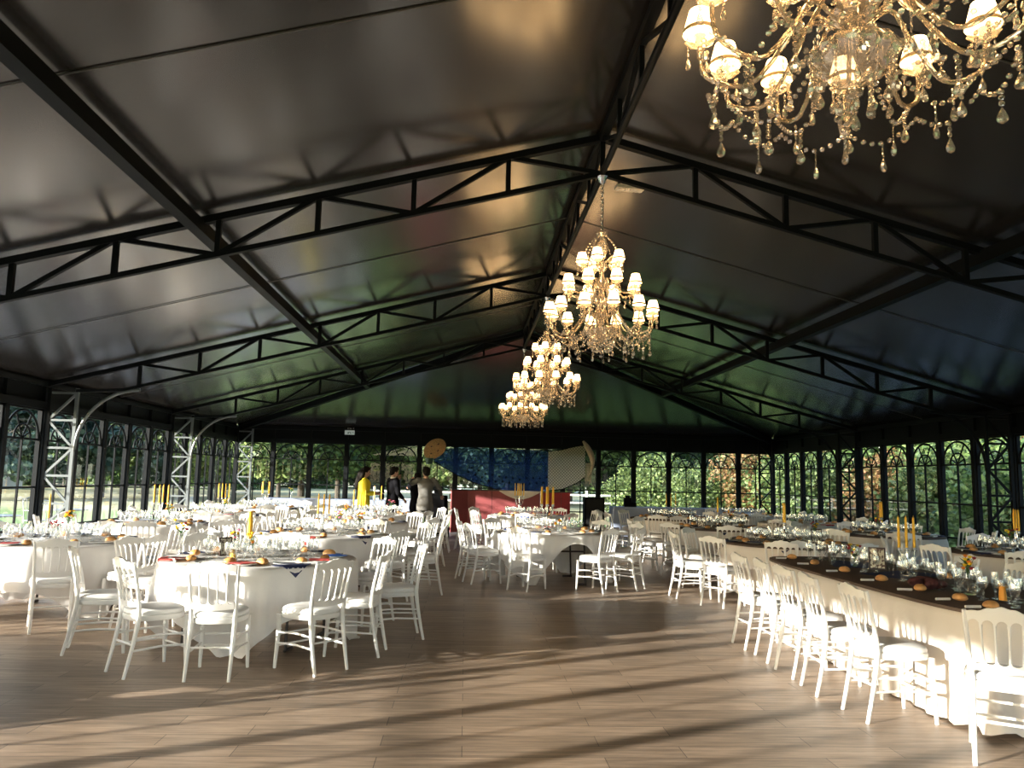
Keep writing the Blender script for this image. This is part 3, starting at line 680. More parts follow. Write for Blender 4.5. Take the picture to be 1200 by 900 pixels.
# ---- the long table at the right
NEAR = 'the long table'
X0, X1, Y0, Y1 = 2.0, 3.22, -19.22, -15.35; CX, CY = (X0 + X1) / 2, (Y0 + Y1) / 2
t = empty('long_banquet_table', (CX, CY, 0)); tag(t, 'long oval-ended banquet table under cream cloth beside the right aisle', 'table')
def so(a, s=0., e=5.5):
    cx, sx = K(a), S(a); x = (abs(cx) ** (2 / e)) * (1 if cx > 0 else -1) * ((X1 - X0) / 2 + s); y = (abs(sx) ** (2 / 5.5)) * (1 if sx > 0 else -1) * ((Y1 - Y0) / 2 + s); return x, y
N = 220
def angs(): 
    pts = []
    for k in range(N): pts.append(2 * PI * k / N)
    return pts
def resample(s=0.):
    raw = [so(2 * PI * k / 2000, s) for k in range(2000)]; d = [0]
    for i in range(1, 2001): a, c = raw[i - 1], raw[i % 2000]; d.append(d[-1] + math.hypot(a[0] - c[0], a[1] - c[1]))
    out = []; j = 0
    for k in range(N):
        g = d[-1] * k / N
        while d[j + 1] < g: j += 1
        out.append(raw[j % 2000])
    return out
base = resample(0); q = random.Random(5)
nrm = []
for k in range(N):
    a, c = base[k - 1], base[(k + 1) % N]; v = Vector((c[1] - a[1], -(c[0] - a[0]), 0)).normalized(); nrm.append(v)
def stack(rings, cap0=True, cap1=False):
    b = MB(); n = len(rings[0])
    for rg in rings: b.v += rg
    for i in range(len(rings) - 1):
        for k in range(n): a, c = i * n + k, i * n + (k + 1) % n; b.f.append((a, a + n, c + n, c))
    if cap0: b.f.append(tuple(range(n)))
    if cap1: b.f.append(tuple(range((len(rings) - 1) * n, len(rings) * n))[::-1])
    return b
b = stack([[(p[0], p[1], .757) for p in base], [(p[0], p[1], .728) for p in base]], True, True); ob('tabletop', b.mesh('tabletop', M['board'], False), t)
for yy in (-1.3, 0, 1.3): ob('leg', LEG, t, (0, yy, 0), 0)
rings = [[(p[0] * .5, p[1] * .5, .768) for p in base], [(p[0] * .98, p[1] * .995, .768) for p in base], [(p[0] + v.x * .008, p[1] + v.y * .008, .763) for p, v in zip(base, nrm)]]
for j in range(1, 13):
    u = j / 12; rg = []
    for k in range(N):
        p = base[k]; v = nrm[k]; end = max(0, (-p[1] - 1.45) / .5) if p[1] < 0 else 0; end = min(1, end)
        f = .9 * (.5 - abs(S(k * .33 + .6 * S(k * .11)))) + .35 * S(k * 1.23 + 1) + .3 * S(k * .21 + 2)
        off = .012 + (.045 + .07 * end) * f * u ** .7 + .03 * u + (.10 * end * max(0, u - .75) * 4 * (.6 + .4 * S(k * .9)))
        z = .755 * (1 - u) + .012 + (.05 * end * abs(S(k * .8)) if j >= 11 else 0); rg.append((p[0] + v.x * off, p[1] + v.y * off, z))
    rings.append(rg)
o = ob('tablecloth', stack(rings).mesh('tablecloth', M['cream'], ang=80), None, (CX, CY, 0)); tag(o, 'long cream tablecloth falling to the floor over the long table', 'tablecloth')
o = ob('table_topper', stack([[(p[0] + v.x * .02, p[1] + v.y * .02, .745) for p, v in zip(base, nrm)], [(p[0] + v.x * .018, p[1] + v.y * .018, .768) for p, v in zip(base, nrm)], [(p[0], p[1], .774) for p in base], [(p[0] * .5, p[1] * .5, .774) for p in base]], False, True).mesh('topper', M['brown'], ang=60), None, (CX, CY, 0)); tag(o, 'dark brown topper cloth covering the whole long table', 'tablecloth')
for k, y in enumerate((-18.74, -18.12, -17.56, -17.02, -16.46)):
    chair(1.655 + (.02, -.02, .0, .02, .0)[k], y, (2, -4, 3, -2, 2)[k], 'white spindle-back chair on aisle side of the long table, %s from the camera' % ORD[k], 'chairs along the long table')
for k, y in enumerate((-18.55, -17.75, -17.0, -16.25)):
    chair(3.62, y, (178, 183, 176, 181)[k], 'white spindle-back chair on window side of the long table, %s from the camera' % ORD[k], 'chairs along the long table')
chair(1.93, -19.56, 56, 'white spindle-back chair at the near end of the long table, beside gathered cloth', 'chairs along the long table')
chair(2.75, -14.98, 268, 'white spindle-back chair at the far end of the long table', 'chairs along the long table')
zt = .775
for sd, xx, ys in ((0, 2.23, (-15.72, -16.28, -16.92, -17.58, -18.16, -18.66, -19.0)), (1, 3.0, (-15.9, -16.6, -17.3, -18.0, -18.7))):
    sn = 'aisle' if sd == 0 else 'window'
    for k, y in enumerate(ys):
        kk = '%s from its far end' % ORD[k]
        o = ob('bread_roll', ROLL, None, (xx + .02, y, zt), R(60 * k), sc=.98); tag(o, 'golden bread roll on %s side of the long table, %s' % (sn, kk), 'bread roll', 'bread rolls on the long table')
        d = .13 if sd == 0 else -.13
        o = ob('menu_scroll', MENU, None, (xx - d * .72, y + .02, zt), R((4, -6, 8, 0, -9, 5, 3)[k]), sc=.8); tag(o, 'rolled white paper on %s side of the long table, %s' % (sn, kk), 'menu', 'paper scrolls on the long table')
        for g in range(3):
            glass(xx + (d * 2.0 if sd == 0 else d * 1.6) + (-.04, .03, .06)[g] * (1 if sd == 0 else -1), y + (-.06, .03, .12)[g] + .1, zt, g, '%s on %s side of the long table, %s' % (GL[g][2], sn, kk), 'glasses on the long table')
        for g in range(2): glass(xx + d * 3.1 + .03 * g, y + .16 - .2 * g, zt, (2, 0)[g], '%s at middle line, %s side of the long table, %s' % (('flute', 'goblet')[g], sn, kk), 'glasses on the long table')
        glass(xx + d * 2.6, y + .02, zt, 1, 'clear inner-row glass on %s side of the long table, %s' % (sn, kk), 'glasses on the long table')
b = MB(); n = 14; vs = []; 
for i in range(n):
    for j in range(10): vs.append((-.33 + .66 * i / (n - 1), -.24 + .48 * j / 9, .004 + .010 * abs(S(i * 1.1) * K(j * .9))))
b.add(vs, [(i * 10 + j, i * 10 + j + 1, (i + 1) * 10 + j + 1, (i + 1) * 10 + j) for i in range(n - 1) for j in range(9)])
CLN = b.mesh('runner', M['navy'])
md = None
for k, (x, y, rz) in enumerate(((2.72, -17.1, .5), (2.7, -16.25, 1.2))):
    o = ob('table_runner', CLN, None, (x, y, zt), rz); tag(o, ('navy patterned cloth under the candelabra on the long table', 'navy patterned cloth under framed card toward far end of long table')[k], 'cloth', 'navy cloths')
candelabra(2.70, -17.2, zt + .012, R(5), 3, .235, 'silver three-arm candelabra with tall yellow candles on the long table')
photo_frame(2.66, -16.75, zt + .012, R(-22), 'dark-framed printed card standing on the long table beside the candelabra', .15, .21)
photo_frame(2.52, -16.05, zt + .01, R(70), 'dark-framed card turned edgewise on the long table behind the glasses', .12, .18)
bouquet(2.60, -16.42, zt + .012, ['petal_y', 'petal_r'], .2, 'low glass vase of dark red and yellow flowers between framed cards', 'low')
bouquet(2.55, -18.3, zt, ['petal_o', 'petal_y', 'petal_r'], .26, 'clear flask vase with orange flowers near the long table end', 'flask')
t = empty('candle_holder', (2.53, -18.72, zt)); tag(t, 'orange pillar candle in a low silver dish on the long table', 'candle')
b = MB(); b.lathe([(0, 0), (.045, 0), (.05, .02), (.046, .02), (.04, .006), (0, .006)], 16); ob('dish', b.mesh('dish', M['silver']), t); ob('candle', PILLAR, t, (0, 0, .008), sc=.8)
b = MB()
for k in range(9):
    a = k * .7; b.ell((.10 * K(a) * (k % 3) / 2, .07 * S(a), .035 + .012 * (k % 2)), (.07, .055, .04), 10, 6, Matrix.Rotation(a, 3, 'Z'))
md = bpy.data.objects.new('cloth_bundle', b.mesh('bundle', M['maroon'])); C.objects.link(md); md.location = (2.42, -17.95, zt); tag(md, 'crumpled maroon cloth lying on the long table near the flask vase', 'cloth')

# ---- centrepieces
cz = .775
def big_candle(x, y, z, label):
    t = empty('pillar_candle', (x, y, z)); tag(t, label, 'candle', 'thick yellow candles')
    b = MB(); b.lathe([(0, 0), (.05, 0), (.05, .012), (.018, .03), (.014, .12), (.035, .14), (.035, .15), (0, .15)], 14); ob('candle_stand', b.mesh('st', M['silver']), t); ob('candle', BIGC, t, (0, 0, .15))
big_candle(-3.5, -16.0, cz, 'thick yellow candle on stand among flowers, the nearest left aisle table')
bouquet(-3.72, -15.78, cz, ['petal_y', 'petal_p'], .26, 'yellow and pink flowers beside candle on the nearest left aisle table', 'low')
bouquet(-4.0, -16.5, cz, ['petal_y', 'petal_r', 'petal_y'], .34, 'tall glass of yellow and red flowers on nearest left aisle table edge')
bouquet(-3.42, -16.12, cz, ['petal_y', 'petal_y', 'petal_o'], .27, 'yellow flowers wrapped at candle foot on the nearest left aisle table', 'low')
t = empty('pillar_candle', (-3.45, -16.72, cz)); tag(t, 'short yellow candle near front edge of the nearest left aisle table', 'candle')
ob('candle', SMALLC, t, (0, 0, .012)); b = MB(); b.lathe([(0, 0), (.042, 0), (.046, .014), (0, .012)], 14); ob('dish', b.mesh('d', M['plate']), t)
photo_frame(-3.62, -16.35, cz, R(40), 'cream card in a frame among glasses on nearest left aisle table', .13, .18)
candelabra(-3.3, -12.95, cz, .0, 3, .25, 'three-candle silver candelabra on the second left aisle table')
bouquet(-3.05, -13.2, cz, ['petal_p', 'petal_y'], .30, 'pink and yellow flowers on the second left aisle table')
bouquet(-2.8, -12.85, cz, ['petal_o', 'petal_y'], .26, 'orange and yellow flowers at aisle side, second left aisle table')
candelabra(-3.2, -9.95, cz, .4, 4, .26, 'four-candle silver candelabra on the third left aisle table')
bouquet(-3.4, -10.1, cz, ['petal_o', 'petal_y'], .28, 'orange flowers on the third left aisle table')
candelabra(-3.2, -7.0, cz, .9, 4, .30, 'four-candle silver candelabra on the farthest left aisle table')
bouquet(-2.9, -7.1, cz, ['petal_p', 'petal_r'], .28, 'pink flowers on the farthest left aisle table')
candelabra(.0, -11.5, cz, .3, 7, .40, 'tall seven-candle silver candelabra on the front middle table')
bouquet(.15, -11.9, cz, ['petal_y', 'petal_o'], .2, 'yellow flowers on the front middle table below tall candles', 'low')
candelabra(-.1, -6.3, cz, .3, 5, .42, 'tall five-candle silver candelabra on the rear middle table')
candelabra(-6.2, -14.6, cz, .2, 1, .22, 'single yellow taper candlestick on the first left wall table')
bouquet(-5.85, -14.85, cz, ['petal_y', 'petal_y', 'petal_o'], .34, 'yellow flowers in glass on the first left wall table')
bouquet(-6.05, -14.7, cz, ['petal_r', 'petal_r'], .26, 'dark red flowers on the first left wall table', 'low')
candelabra(-6.1, -11.45, cz, .1, 4, .30, 'four-candle silver candelabra on the second left wall table')
candelabra(-6.1, -8.2, cz, .6, 4, .30, 'four-candle silver candelabra on the third left wall table')
candelabra(-6.1, -4.9, cz, .9, 4, .32, 'four-candle silver candelabra on the fourth left wall table')
bouquet(-6.0, -8.4, cz, ['petal_y', 'petal_y'], .28, 'yellow flowers on the third left wall table')
bouquet(-5.9, -11.6, cz, ['petal_y', 'petal_o'], .28, 'yellow flowers on the second left wall table')
for (x, y, nm, n_) in ((3.2, -13.2, RA[0], 3), (3.35, -9.75, RA[1], 3), (3.35, -6.4, RA[2], 4), (5.9, -14.2, RW[0], 3), (5.9, -10.8, RW[1], 3)):
    candelabra(x, y, cz, R(75), n_, .26, 'silver candelabra with %s yellow candles on %s' % ({3: 'three', 4: 'four'}[n_], nm))
for (x, y, nm) in ((3.5, -13.5, RA[0]), (3.55, -9.9, RA[1]), (5.6, -14.5, RW[0]), (5.7, -11.1, RW[1])):
    bouquet(x, y, cz, ['petal_r', 'petal_y'], .30, 'dark flowers in a tall glass on %s' % nm)
photo_frame(3.62, -13.3, cz, R(-10), 'dark-framed card standing on the first right aisle round table', .15, .20)
photo_frame(3.0, -9.9, cz, R(-15), 'dark-framed card standing on the second right aisle round table', .15, .20)
if stuffg.v:
    o = ob('distant_wine_glasses', stuffg.mesh('distant_glasses', M['glassware'], ang=60)); tag(o, 'clear stemmed glasses crowding the farthest tables of the hall', 'glasses', kind='stuff')

# ------------------------------------------------------------------ buffets, red panels, speaker, hanging decoration
def buffet(x0, x1, y, h, label, lab2):
    t = empty('buffet_table', ((x0 + x1) / 2, y, 0)); tag(t, label, 'table'); L = x1 - x0
    b = MB(); b.box((0, 0, h - .03), (L, .72, .03)); ob('tabletop', b.mesh('tt', M['board'], False), t)
    k = int(L / 1.8)
    for i in range(k + 1): ob('leg', LEG, t, (-L / 2 + .3 + (L - .6) * i / k, 0, 0), PI / 2, sc=(.6, 1, (h - .05) / .72))
    b = MB(); n = int(L / .05); rr = [(-L / 2, -.38)]; P = []
    for i in range(n + 1): P.append((-L / 2 - .02 + (L + .04) * i / n, -.38))
    for i in range(1, 10): P.append((L / 2 + .02, -.38 + .76 * i / 10))
    for i in range(n, -1, -1): P.append((-L / 2 - .02 + (L + .04) * i / n, .38))
    for i in range(9, 0, -1): P.append((-L / 2 - .02, -.38 + .76 * i / 10))
    def rg(z, a): return [(p[0] * (1 + a * .002), p[1] * (1 + a * .02 + a * .02 * S(i * .9)), z) for i, p in enumerate(P)]
    bb = stack([rg(h, 0), rg(h * .6, 1), rg(.01, 2)], True, False); o = ob('tablecloth', bb.mesh('cl', M['bluecloth'], ang=60), None, ((x0 + x1) / 2, y, 0)); tag(o, lab2, 'tablecloth')
buffet(-7.3, -2.75, -.62, .88, 'long buffet table against the far wall, left part', 'pale cloth over the buffet below far wall, left part')
buffet(3.0, 7.3, -1.05, .84, 'long buffet table against the far wall, right part', 'pale blue-grey cloth over the buffet below far wall, right part')
t = empty('table_speaker', (3.45, -1.05, .842)); tag(t, 'small black machine standing on the left end of right buffet', 'machine')
b = MB(); b.box((0, 0, .13), (.2, .2, .26)); b.box((.16, 0, .06), (.18, .2, .12)); ob('body', b.mesh('b', M['black'], False), t)
b = MB(); b.lathe([(0, .26), (.06, .26), (.09, .32), (0, .33)], 14); ob('hopper', b.mesh('h', M['black']), t)
for k, (x, y) in enumerate(((4.9, -1.0), (5.3, -1.1))):
    bouquet(x, y, .842, ['petal_r'], .2, ('dark flower bowl on the right buffet, middle', 'dark flower bowl on the right buffet, further right')[k], 'low')
bouquet(-6.4, -.7, .882, ['petal_y', 'leafg'], .3, 'tall vase of greenery on the left buffet near the corner', 'tall')
t = empty('floor_speaker', (2.47, -.9, 0)); tag(t, 'tall black loudspeaker box standing before the far windows', 'speaker')
b = MB(); b.box((0, 0, .56), (.58, .45, 1.06)); ob('cabinet', b.mesh('c', M['black'], False), t)
b = MB(); b.box((0, -.232, .56), (.5, .015, .96)); ob('grille', b.mesh('g', mat('speaker_grille', (.004, .004, .004), .9), False), t)
b = MB()
for sx in (-1, 1):
    for sy in (-1, 1): b.lathe([(0, 0), (.03, 0), (.03, .03), (0, .03)], 10, (sx * .24, sy * .17, 0))
ob('feet', b.mesh('f', M['black']), t)
# dark draped sound desk
t = empty('sound_desk', (-2.08, -3.0, 0)); tag(t, 'black-draped sound desk standing right of the grey-suited person', 'desk')
b = MB(); P = [(.28 * abs(K(a)) ** .4 * (1 if K(a) > 0 else -1), .3 * abs(S(a)) ** .4 * (1 if S(a) > 0 else -1)) for a in [2 * PI * k / 60 for k in range(60)]]
bb = stack([[(p[0], p[1], 1.10) for p in P], [(p[0] * 1.03, p[1] * 1.03, 1.08) for p in P], [(p[0] * (1.08 + .05 * S(i * 1.3)), p[1] * (1.08 + .05 * S(i * 1.3)), .5) for i, p in enumerate(P)], [(p[0] * (1.2 + .1 * S(i * 1.3)), p[1] * (1.2 + .1 * S(i * 1.3)), .02) for i, p in enumerate(P)]], True, True)
ob('drape', bb.mesh('d', M['black'], ang=70), t)
b = MB(); b.box((-.05, 0, 1.13), (.32, .3, .06)); b.box((0, .1, 1.2), (.16, .04, .12)); ob('mixer', b.mesh('m', M['black'], False), t)
b = MB(); b.tube([(.1, .05, 1.1), (.12, .05, 1.28)], .008); b.ell((.12, .05, 1.30), (.025, .025, .035)); ob('microphone', b.mesh('mi', M['black']), t)
# red panelled bar
t = empty('red_bar_counter', (0, -1.35, 0)); tag(t, 'long faded red panelled counter below the blue hanging fabric', 'counter')
segs = [(-1.72, -1.25, .33, 0., 'pinkpanel'), (-1.25, -.55, 0, 0, 'pinkpanel'), (-.55, .15, 0, 0, 'pinkpanel'), (.15, .85, 0, 0, 'pinkpanel'), (.85, 1.45, 0, 0, 'redpanel'), (1.45, 1.72, 0, .0, 'redpanel')]
for x0, x1, d0, d1, mm in segs:
    b = MB(); a = Vector((x0, -d0 if False else d0 * -1, .6)); c = Vector((x1, 0, .6)); h = 1.17
    b.bar((x0, -d0, .05 + h / 2), (x1 - .012, 0, .05 + h / 2), .04, h); ob('panel', b.mesh('panel', M[mm], False), t)
b = MB(); b.box((.25, .22, 1.21), (3.0, .42, .03)); ob('counter_top', b.mesh('ct', M['frame'], False), t)
b = MB(); b.bar((-1.72, -.33, 1.235), (-1.25, -.02, 1.235), .06, .03); b.bar((-1.25, -.02, 1.235), (-.3, -.03, 1.245), .06, .03); b.bar((-.3, -.03, 1.245), (.9, -.03, 1.215), .06, .03); b.bar((.9, -.03, 1.215), (1.74, -.02, 1.23), .06, .03); ob('top_trim', b.mesh('tr', M['frame'], False), t)
b = MB(); b.box((0, -.01, .035), (2.9, .05, .07)); ob('plinth', b.mesh('pl', M['frame'], False), t)
b = MB(); n = 20; vs = []
for i in range(n):
    x = -.35 + 1.2 * i / (n - 1)
    for j in range(6): u = j / 5; vs.append((x, -.045 - .01 * S(i), 1.24 - u * (.02 + .22 * S(PI * i / (n - 1)))))
b.add(vs, [(i * 6 + j, i * 6 + j + 1, (i + 1) * 6 + j + 1, (i + 1) * 6 + j) for i in range(n - 1) for j in range(5)])
o = ob('draped_cloth', b.mesh('dc', M['cream']), None, (0, -1.375, 0)); tag(o, 'beige cloth swag hanging over front of the red counter', 'cloth')
# hanging fabric between the straw disc and the wicker crescent
YD = -.55
def sheet(name, xs, ztop, zbot, m, yb, label, cat):
    b = MB(); n = len(xs); mm = 14; vs = []
    for sd in (0, 1):
        for i, x in enumerate(xs):
            for j in range(mm + 1):
                u = j / mm; z = ztop[i] * (1 - u) + zbot[i] * u; vs.append((x, yb + .05 * S(u * PI) + .025 * S(u * 16 + i * .4) * (1 if i < n * .35 else .4) + sd * .006, z))
    o_ = n * (mm + 1)
    for i in range(n - 1):
        for j in range(mm):
            a = i * (mm + 1) + j; b.f.append((a, a + 1, a + mm + 2, a + mm + 1)); b.f.append((o_ + a, o_ + a + mm + 1, o_ + a + mm + 2, o_ + a + 1))
    for i in range(n - 1):
        for j in (0, mm): a = i * (mm + 1) + j; b.f.append((a, a + mm + 1, o_ + a + mm + 1, o_ + a))
    b.v = vs; o = ob(name, b.mesh(name, m, ang=70)); tag(o, label, cat); return o
def lerp(t, P):
    for (a, va), (b_, vb) in zip(P, P[1:]):
        if t <= b_: return va + (vb - va) * (t - a) / (b_ - a)
    return P[-1][1]
xs = [-2.28 + 3.42 * i / 40 for i in range(41)]
zt_ = [lerp(x, [(-2.3, 2.20), (-1.95, 2.42), (-1.5, 2.50), (1.2, 2.44)]) for x in xs]
zb_ = [lerp(x, [(-2.3, 2.02), (-1.6, 1.66), (-1.0, 1.42), (-.4, 1.26), (.3, 1.20), (1.2, 1.24)]) for x in xs]
bl = sheet('sheer_blue_drape', xs, zt_, zb_, M['netblue'], YD, 'sheer blue fabric with dark dots hung across the far windows', 'drape')
b = MB(); q = random.Random(3)
for k in range(12):
    for r_ in (0, 1):
        x = -1.25 + k * .205 + r_ * .1; z = lerp(x, [(-1.3, 1.78), (-.6, 1.52), (.3, 1.42), (1.2, 1.5)]) + .16 * r_ + q.uniform(-.02, .02)
        b.ell((x, YD - .015, z), (.032, .006, .032), 8, 6)
ob('dark_dots', b.mesh('dd', M['black']), bl)
xs = [1.14 + 1.12 * i / 20 for i in range(21)]
zt_ = [lerp(x, [(1.1, 2.40), (1.5, 2.46), (2.0, 2.60), (2.3, 2.62)]) for x in xs]; zb_ = [lerp(x, [(1.1, 1.26), (1.6, 1.32), (2.0, 1.50), (2.3, 1.68)]) for x in xs]
sheet('netted_drape', xs, zt_, zb_, M['net'], YD, 'cream netted fabric hung right of the sheer blue drape', 'drape')
b = MB(); pts = [(-2.28, YD, 2.05), (-1.6, YD, 1.66), (-1, YD, 1.42), (-.4, YD, 1.26), (.3, YD, 1.20), (1.14, YD, 1.24), (1.6, YD, 1.31), (2.0, YD, 1.49), (2.27, YD, 1.68)]; b.tube(pts, .014, 6)
b.tube([(1.0, YD, 2.45), (1.5, YD, 2.47), (2.0, YD, 2.6), (2.2, YD, 2.64)], .012, 6); o = ob('drape_cord', b.mesh('cord', M['black'])); tag(o, 'dark cord edging the hanging fabric along its lower curve', 'cord')
mtx = Matrix.Rotation(R(38), 3, 'Y') @ Matrix.Rotation(R(0), 3, 'X')
t = empty('straw_disc', (-2.27, YD - .1, 2.42)); t.rotation_euler = (R(8), R(-38), 0); tag(t, 'tilted round straw disc fixed above the grey-suited person', 'wall decoration')
b = MB(); b.ell((0, 0, 0), (.36, .05, .26), 28, 8); ob('disc', b.mesh('disc', M['straw']), t)
b = MB(); b.tube([(.35 * K(a), 0, .25 * S(a)) for a in [2 * PI * k / 28 for k in range(29)]], .018, 6); ob('rim', b.mesh('rim', M['straw']), t)
b = MB()
for a, r_ in ((.4, .5), (1.8, .45), (3.5, .5), (5.0, .4)): b.ell((.36 * r_ * K(a), -.045, .26 * r_ * S(a)), (.03, .012, .02), 8, 4)
ob('knots', b.mesh('kn', M['frame']), t)
t = empty('hanging_planter', (-2.42, YD - .12, 1.96)); tag(t, 'small dark green pot hanging below the straw disc', 'pot')
b = MB(); b.lathe([(0, 0), (.09, 0), (.12, .16), (.13, .16), (.13, .18), (.11, .18), (.09, .02), (0, .02)], 16); ob('pot', b.mesh('pot', mat('green_glaze', (.03, .08, .06), .3)), t)
b = MB(); b.tube([(0, .0, .18), (0, 0, .5)], .006, 5); ob('hook', b.mesh('hk', M['steel']), t)
t = empty('wicker_crescent', (2.28, YD - .08, 2.1)); tag(t, 'pale wicker crescent with hanging fringe at right end of drape', 'wall decoration')
b = MB(); pts = []
for i in range(15):
    a = i / 14; pts.append((-.10 + .26 * S(a * PI * .85) + .05 * a, 0, .66 - 1.05 * a))
b.tube(pts, [.03, .055, .075, .085, .09, .09, .088, .08, .072, .062, .05, .04, .03, .022, .012], 12); ob('crescent', b.mesh('cr', M['wicker']), t)
b = MB(); q = random.Random(8)
for k in range(9): x = -.02 + k * .022; b.tube([(x, -.02, -.0), (x + .01 * S(k), -.03, -.3), (x - .02, -.02, -.52 - .12 * q.random())], .007, 5)
ob('fringe', b.mesh('fr', M['wicker']), t)

# ------------------------------------------------------------------ chandeliers
def chandelier_meshes():
    d = {}; G = M['crystal']; TW = M['twist']
    b = MB(); b.lathe([(0, 0), (.055, 0), (.06, -.012), (.045, -.03), (.04, -.06), (.018, -.085), (0, -.085)], 18, flute=.04, fk=9); d['canopy'] = b.mesh('canopy', M['silver'])
    b = MB(); z = -.08
    for k in range(14):
        rx = (k % 2) * PI / 2; zz = z - .020 - k * .0375; pts = []
        for i in range(13): a = 2 * PI * i / 12; pts.append((.015 * K(a) * K(rx), .015 * K(a) * S(rx), zz + .026 * S(a)))
        b.tube(pts, .0042, 6, False)
    b.tube([(0, 0, -.08), (.012, 0, -.3), (.004, 0, -.62)], .005, 6)
    d['chain'] = b.mesh('chain', M['silver'])
    b = MB(); b.lathe([(0, 4.11), (.055, 4.12), (.06, 4.10), (.025, 4.07), (.022, 4.04), (.055, 3.99), (.062, 3.93), (.03, 3.86), (.02, 3.82), (.05, 3.78), (.055, 3.74), (.022, 3.70), (.03, 3.64), (.06, 3.60), (.075, 3.56), (.03, 3.52), (.024, 3.46), (.055, 3.42), (.06, 3.36), (.03, 3.32), (.045, 3.28), (.085, 3.25), (.07, 3.22), (.035, 3.20), (.03, 3.1)], 20, flute=.06, fk=10); b.v = [(x, y, z - 4.72) for x, y, z in b.v]; d['column'] = b.mesh('column', G)
    b = MB(); b.lathe([(.03, 3.13), (.13, 3.125), (.15, 3.10), (.135, 3.06), (.10, 3.02), (.05, 2.99), (.02, 2.985), (.028, 2.965), (.026, 2.945), (0, 2.93)], 30, flute=.05, fk=15); b.v = [(x, y, z - 4.72) for x, y, z in b.v]; d['bowl'] = b.mesh('bowl', G)
    def arm(r0, z0, dip, r1, z1):
        pts = []
        P = [Vector((r0, 0, z0)), Vector((r0 + .09, 0, z0 + .05)), Vector((r0 + (r1 - r0) * .35, 0, z0 - dip * .3)), Vector((r0 + (r1 - r0) * .62, 0, z0 - dip)), Vector((r1 - .03, 0, z0 - dip * .75)), Vector((r1, 0, z1 - .05)), Vector((r1, 0, z1))]
        n = len(P)
        for i in range(n - 1):
            p0, p1, p2, p3 = P[max(0, i - 1)], P[i], P[i + 1], P[min(n - 1, i + 2)]
            for s in range(6):
                t = s / 6; pts.append(.5 * ((2 * p1) + (p2 - p0) * t + (2 * p0 - 5 * p1 + 4 * p2 - p3) * t * t + (3 * p1 - p0 - 3 * p2 + p3) * t ** 3))
        pts.append(P[-1]); b = MB(); b.tube(pts, [.0078 + .0008 * S(i * 2.1) for i in range(len(pts))], 8)
        # the twist: three fine ribs winding round the arm
        for w in range(3):
            rp = []
            for i, p in enumerate(pts):
                tt = (pts[min(i + 1, len(pts) - 1)] - pts[max(i - 1, 0)]).normalized(); u = Vector((0, 1, 0)); v = tt.cross(u); a = i * .9 + w * 2 * PI / 3
                rp.append(p + (u * K(a) + v * S(a)) * .0074)
            b.tube(rp, .0026, 4)
        return b
    d['arm0'] = arm(.07, 3.23 - 4.72, .19, .53, 3.22 - 4.72).mesh('arm', TW); d['arm1'] = arm(.06, 3.55 - 4.72, .09, .36, 3.50 - 4.72).mesh('arm', TW); d['arm2'] = arm(.045, 3.80 - 4.72, .06, .20, 3.755 - 4.72).mesh('arm', TW)
    b = MB(); b.lathe([(0, -.002), (.018, -.002), (.052, .016), (.056, .022), (.048, .018), (.016, .006), (.016, .03), (.022, .045), (0, .045)], 16, flute=.05, fk=8); d['cup'] = b.mesh('cup', G)
    b = MB(); N_ = 32; prof = [(.062, .050), (.058, .064), (.038, .142)]
    b.lathe(prof, N_, flute=.03, fk=16); b.lathe([(r_ - .002, z) for r_, z in prof], N_, flute=.03, fk=16); d['shade'] = b.mesh('shade', M['shade'], ang=60)
    b = MB(); b.lathe([(.063, .048), (.0645, .056), (.0605, .066)], 24); d['shade_trim'] = b.mesh('shade_trim', mat('cream_braid', (.62, .45, .24), .8))
    def drop(L, w, beads=2):
        b = MB(); z = 0
        for k in range(beads): b.ell((0, 0, z - .010), (.0105, .006, .0105), 8, 4); z -= .0215
        b.lathe([(0, z), (w * .35, z - L * .18), (w * .75, z - L * .45), (w, z - L * .68), (w * .75, z - L * .88), (0, z - L)], 8); b.v = [(x, y * .6, z_) for x, y, z_ in b.v]; return b
    d['drop'] = drop(.052, .0165).mesh('drop', G, ang=20); d['drop_big'] = drop(.062, .0195, 3).mesh('drop', G, ang=20)
    def strand(pts, step=.021):
        b = MB(); L = 0
        for a, c in zip(pts, pts[1:]):
            a = Vector(a); c = Vector(c); n = max(1, int((c - a).length / step))
            for i in range(n): b.ell(a + (c - a) * i / n, (.0105, .0105, .0095), 6, 4)
        return b
    pts = [(.50 * (1 - u) + .15 * u, 0, 3.08 - 4.72 - .13 * S(PI * u) + .02 * u) for u in [i / 10 for i in range(11)]]; d['strand'] = strand(pts).mesh('strand', G, ang=20)
    a30 = R(30); pts = [((.5 * (1 - u)) + .5 * u * K(a30), .5 * u * S(a30), 3.02 - 4.72 - .07 * S(PI * u)) for u in [i / 8 for i in range(9)]]; d['garland'] = strand(pts).mesh('garland', G, ang=20)
    pts = [(.06 + .10 * u, 0, 3.55 - 4.72 - .26 * u - .06 * S(PI * u)) for u in [i / 8 for i in range(9)]]; d['tier_strand'] = strand(pts).mesh('tier_strand', G, ang=20)
    pts = [(.045 + .13 * S(u * 2.2), 0, 4.08 - 4.72 - .30 * u) for u in [i / 10 for i in range(11)]]; d['crown_strand'] = strand(pts).mesh('crown_strand', G, ang=20)
    return d
CM = chandelier_meshes()
